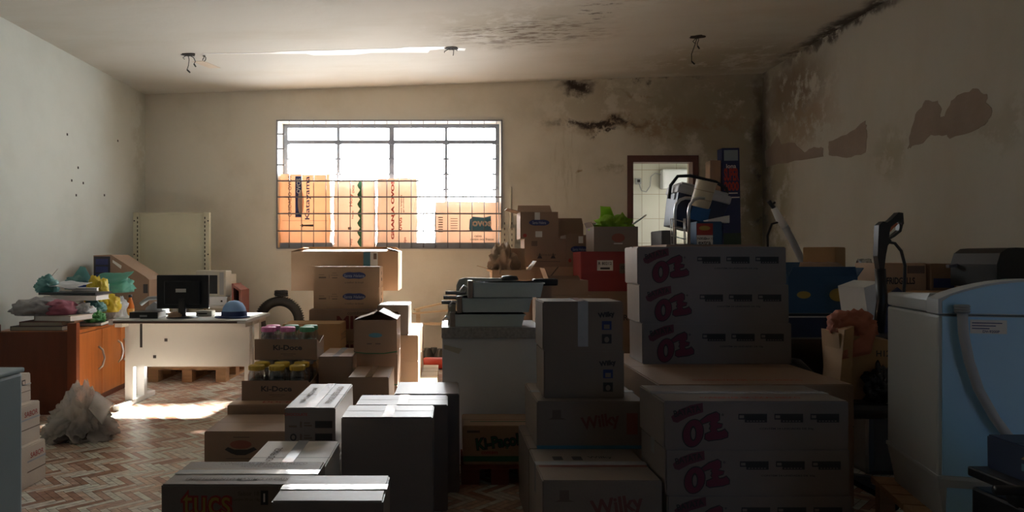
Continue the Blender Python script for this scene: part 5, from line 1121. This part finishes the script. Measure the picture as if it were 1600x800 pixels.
mb = MB(); mb.hexa([(-.13, -.09, 0), (.12, -.09, 0), (.12, .09, 0), (-.13, .09, 0), (-.15, -.08, .34), (.13, -.10, .30), (.13, .08, .31), (-.15, .09, .35)], mat('paper_bag_brown', (.40, .24, .11), .75, bump=.3, bscale=12))
prints(mb, .25, .2, .32, [('text', 'F', 'H12', .75, .75, .03, INK, dict(lift=.01))])
tag(mb.build('paper_bag', None, (sx(1345, 3.7), 3.72, .52)), 'brown paper bag standing on the black office chair', 'bag')
OR = mat('orange_cloth', (.42, .14, .08), .8, bump=.4, bscale=12)
mb = MB(); mb.blob((0, 0, 0), (.24, .2, .13), OR, 6, .25, 1.6, 4, .3, sharp=True); mb.sheet((-.12, -.11, -.12), (.02, -.12, -.09), (.08, -.08, .06), (-.07, -.06, .04), OR, 8, 8, .02, 10, 5)
tag(mb.build('cloth', None, (sx(1336, 3.7), 3.72, .85)), 'dull orange cloth draped over the brown paper bag', 'cloth')
mb = MB(); mb.hexa([(-.03, -.05, 0), (.03, -.05, 0), (.03, .12, 0), (-.03, .12, 0), (.0, -.05, .36), (.05, -.05, .38), (.05, .12, .38), (.0, .12, .36)], CB['gold']); tag(mb.build('cardboard_sheet', None, (sx(1310, 3.72)-.03, 3.66, .52)), 'bent golden cardboard piece left of the brown paper bag', 'cardboard')
mb = MB(); mb.blob((0, 0, 0), (.16, .16, .18), thin('black_bag', (.02, .02, .022), .05, .15, .6), 15, .4, 2.2, 4, .4, sharp=True); tag(mb.build('plastic_bag', None, (sx(1384, 3.55), 3.58, .52)), 'shiny black plastic bag next to the washing machine', 'bag')
# wooden crate under the washing machine
wc = thing('wooden_crate', 'rough wooden crate under the washing machine', 'crate', (1.80, 2.58, 0), -.245)
for (a, b, c_, d_, e, f) in [(0, .06, 0, .06, 0, .25), (.62, .68, 0, .06, 0, .25), (0, .06, .55, .61, 0, .25), (.62, .68, .55, .61, 0, .25)]:
    mb = MB(); mb.box(a-.03, b-.03, c_-.03, d_-.03, e, f, WOODP); mb.build('post', wc)
mb = MB(); 
for k in range(5): mb.box(-.05, .68, -.04+k*.126, .07+k*.126, .25, .275, WOODP)
mb.build('deck', wc)
mb = MB(); mb.box(-.04, .67, -.04, -.02, .02, .08, WOODP); mb.box(-.045, -.025, 0, .56, .02, .08, WOODP); mb.build('rail', wc)
# washing machine (its back faces us)
wm = thing('washing_machine', 'white washing machine with cool daylight painted on its back and grey drain hose at the right', 'washing machine', (1.81, 2.6, .275), -.245)
WMB = mat('washer_white', (.52, .54, .55), .32, namt=.03)
W_, D_ = .62, .52; mb = MB()
mb.box(0, W_, 0, D_, .16, .765, WMB, .012); mb.hexa([(.025, .02, 0), (W_-.025, .02, 0), (W_-.025, D_-.02, 0), (.025, D_-.02, 0), (.0, 0, .16), (W_, 0, .16), (W_, D_, .16), (0, D_, .16)], WMB)
mb.box(-.004, W_+.004, -.004, D_+.004, .155, .172, WMB, .004); mb.build('cabinet', wm)
WBP = mat('washer_back_cool_light', (.40, .70, .95), .4, namt=.03)  # cool daylight falling on the white back, put into its colour as blue
mb = MB(); mb.box(.012, W_-.012, -.006, .0, .175, .76, WBP); mb.box(.03, W_-.03, .004, .012, .01, .15, WBP); mb.prism([(.012, .772), (.012, .815)]+[(k/16*W_, .760+.055+.075*math.sin(math.pi*k/16)**.8) for k in range(1, 16)]+[(W_-.012, .815), (W_-.012, .772)], -.006, -.002, WBP, 'XZ'); wm_back = mb.build('back_panel', wm); wm_back['label'] = 'back panel with cool daylight painted in'
mb = MB(); pts = [(0, .768)]
n = 16
for k in range(n+1):
    u = k/n; pts.append((u*W_, .768+.055+.075*math.sin(math.pi*min(1, u*1.0))**.8*(1)))
pts.append((W_, .768)); pts2 = [(a, b) for a, b in pts]
mb.prism(pts2, -.002, .10, WMB, 'XZ'); mb.box(0, W_, .10, D_+.002, .768, .825, WMB, .012)
mb.hexa([(0.0, .10, .82), (W_, .10, .82), (W_, .36, .82), (0.0, .36, .82), (0.01, .10, .84), (W_-.01, .10, .84), (W_-.01, .25, .835), (0.01, .25, .835)], WMB); mb.build('top_hood', wm)
mb = MB(); mb.tube([(.065, -.03, .79), (.068, -.034, .70), (.085, -.036, .60), (.115, -.036, .50), (.165, -.036, .40), (.225, -.036, .31), (.29, -.036, .23), (.37, -.03, .14)], .0165, mat('hose_grey', (.45, .46, .49), .5), 12)
hs = mb.build('drain_hose', wm)
mb = MB(); mb.tube([(.065, -.03, .775), (.064, -.03, .805)], .023, GREYPL, 12)
for k in range(3): mb.lathe([(.024, .0), (.026, .003), (.024, .006)], GREYPL, (.0645, -.03, .778+k*.009), 16)
mb.build('hose_fitting', hs)
mb = MB(); mb.box(.10, .215, -.0085, -.006, .70, .75, PAPERW); L_ = wm
for k in range(3): mb.box(.105, .20-.02*k, -.0095, -.0085, .737-.01*k, .740-.01*k, INKBLUE)
write(mb, (.165, -.0085, .708), (1, 0, 0), (0, 0, 1), 'DV-9200P', INKBLUE, height=.009); mb.build('rating_label', wm)
# dark things bottom right
bs = thing('black_crate', 'black plastic crate at the lower right corner', 'crate', (1.86, 2.02, 0))
mb = MB(); mb.box(-.24, .26, -.14, .16, 0, .545, BLACKPL, .01); mb.build('body', bs)
mb = MB(); mb.tube([(-.33, -.05, .60), (-.22, -.06, .60), (-.05, -.1, .575)], .014, BLACKPL, 8); mb.tube([(-.24, .0, .56), (.2, -.02, .58)], .028, BLACKPL, 10); mb.build('handle', bs)
carton('small dark blue carton on the black crate at the lower right', 1.645, 1.95, 1.93, .22, .610, .712, mat('small_carton_blue', (.02, .035, .09), .5), [('rect', 'F', .18, .72, .36, .88, CB['gold']), ('rect', 'F', .05, .55, .15, .62, INKSOFT), ('rect', 'F', .3, .3, .36, .5, INKTEAL), ('rect', 'F', .6, .3, .8, .8, INKTEAL), ('rect', 'L', .50, .62, .78, .82, CB['gold']), ('rect', 'L', .12, .5, .4, .62, INKSOFT), ('rect', 'L', .6, .3, .75, .5, INKTEAL)], rot=0)
mb = MB(); mb.box(1.60, 2.02, 1.91, 2.17, .58, .61, BLACKPL, .006); tag(mb.build('black_tray'), 'black tray between the black crate and the small blue carton', 'tray')
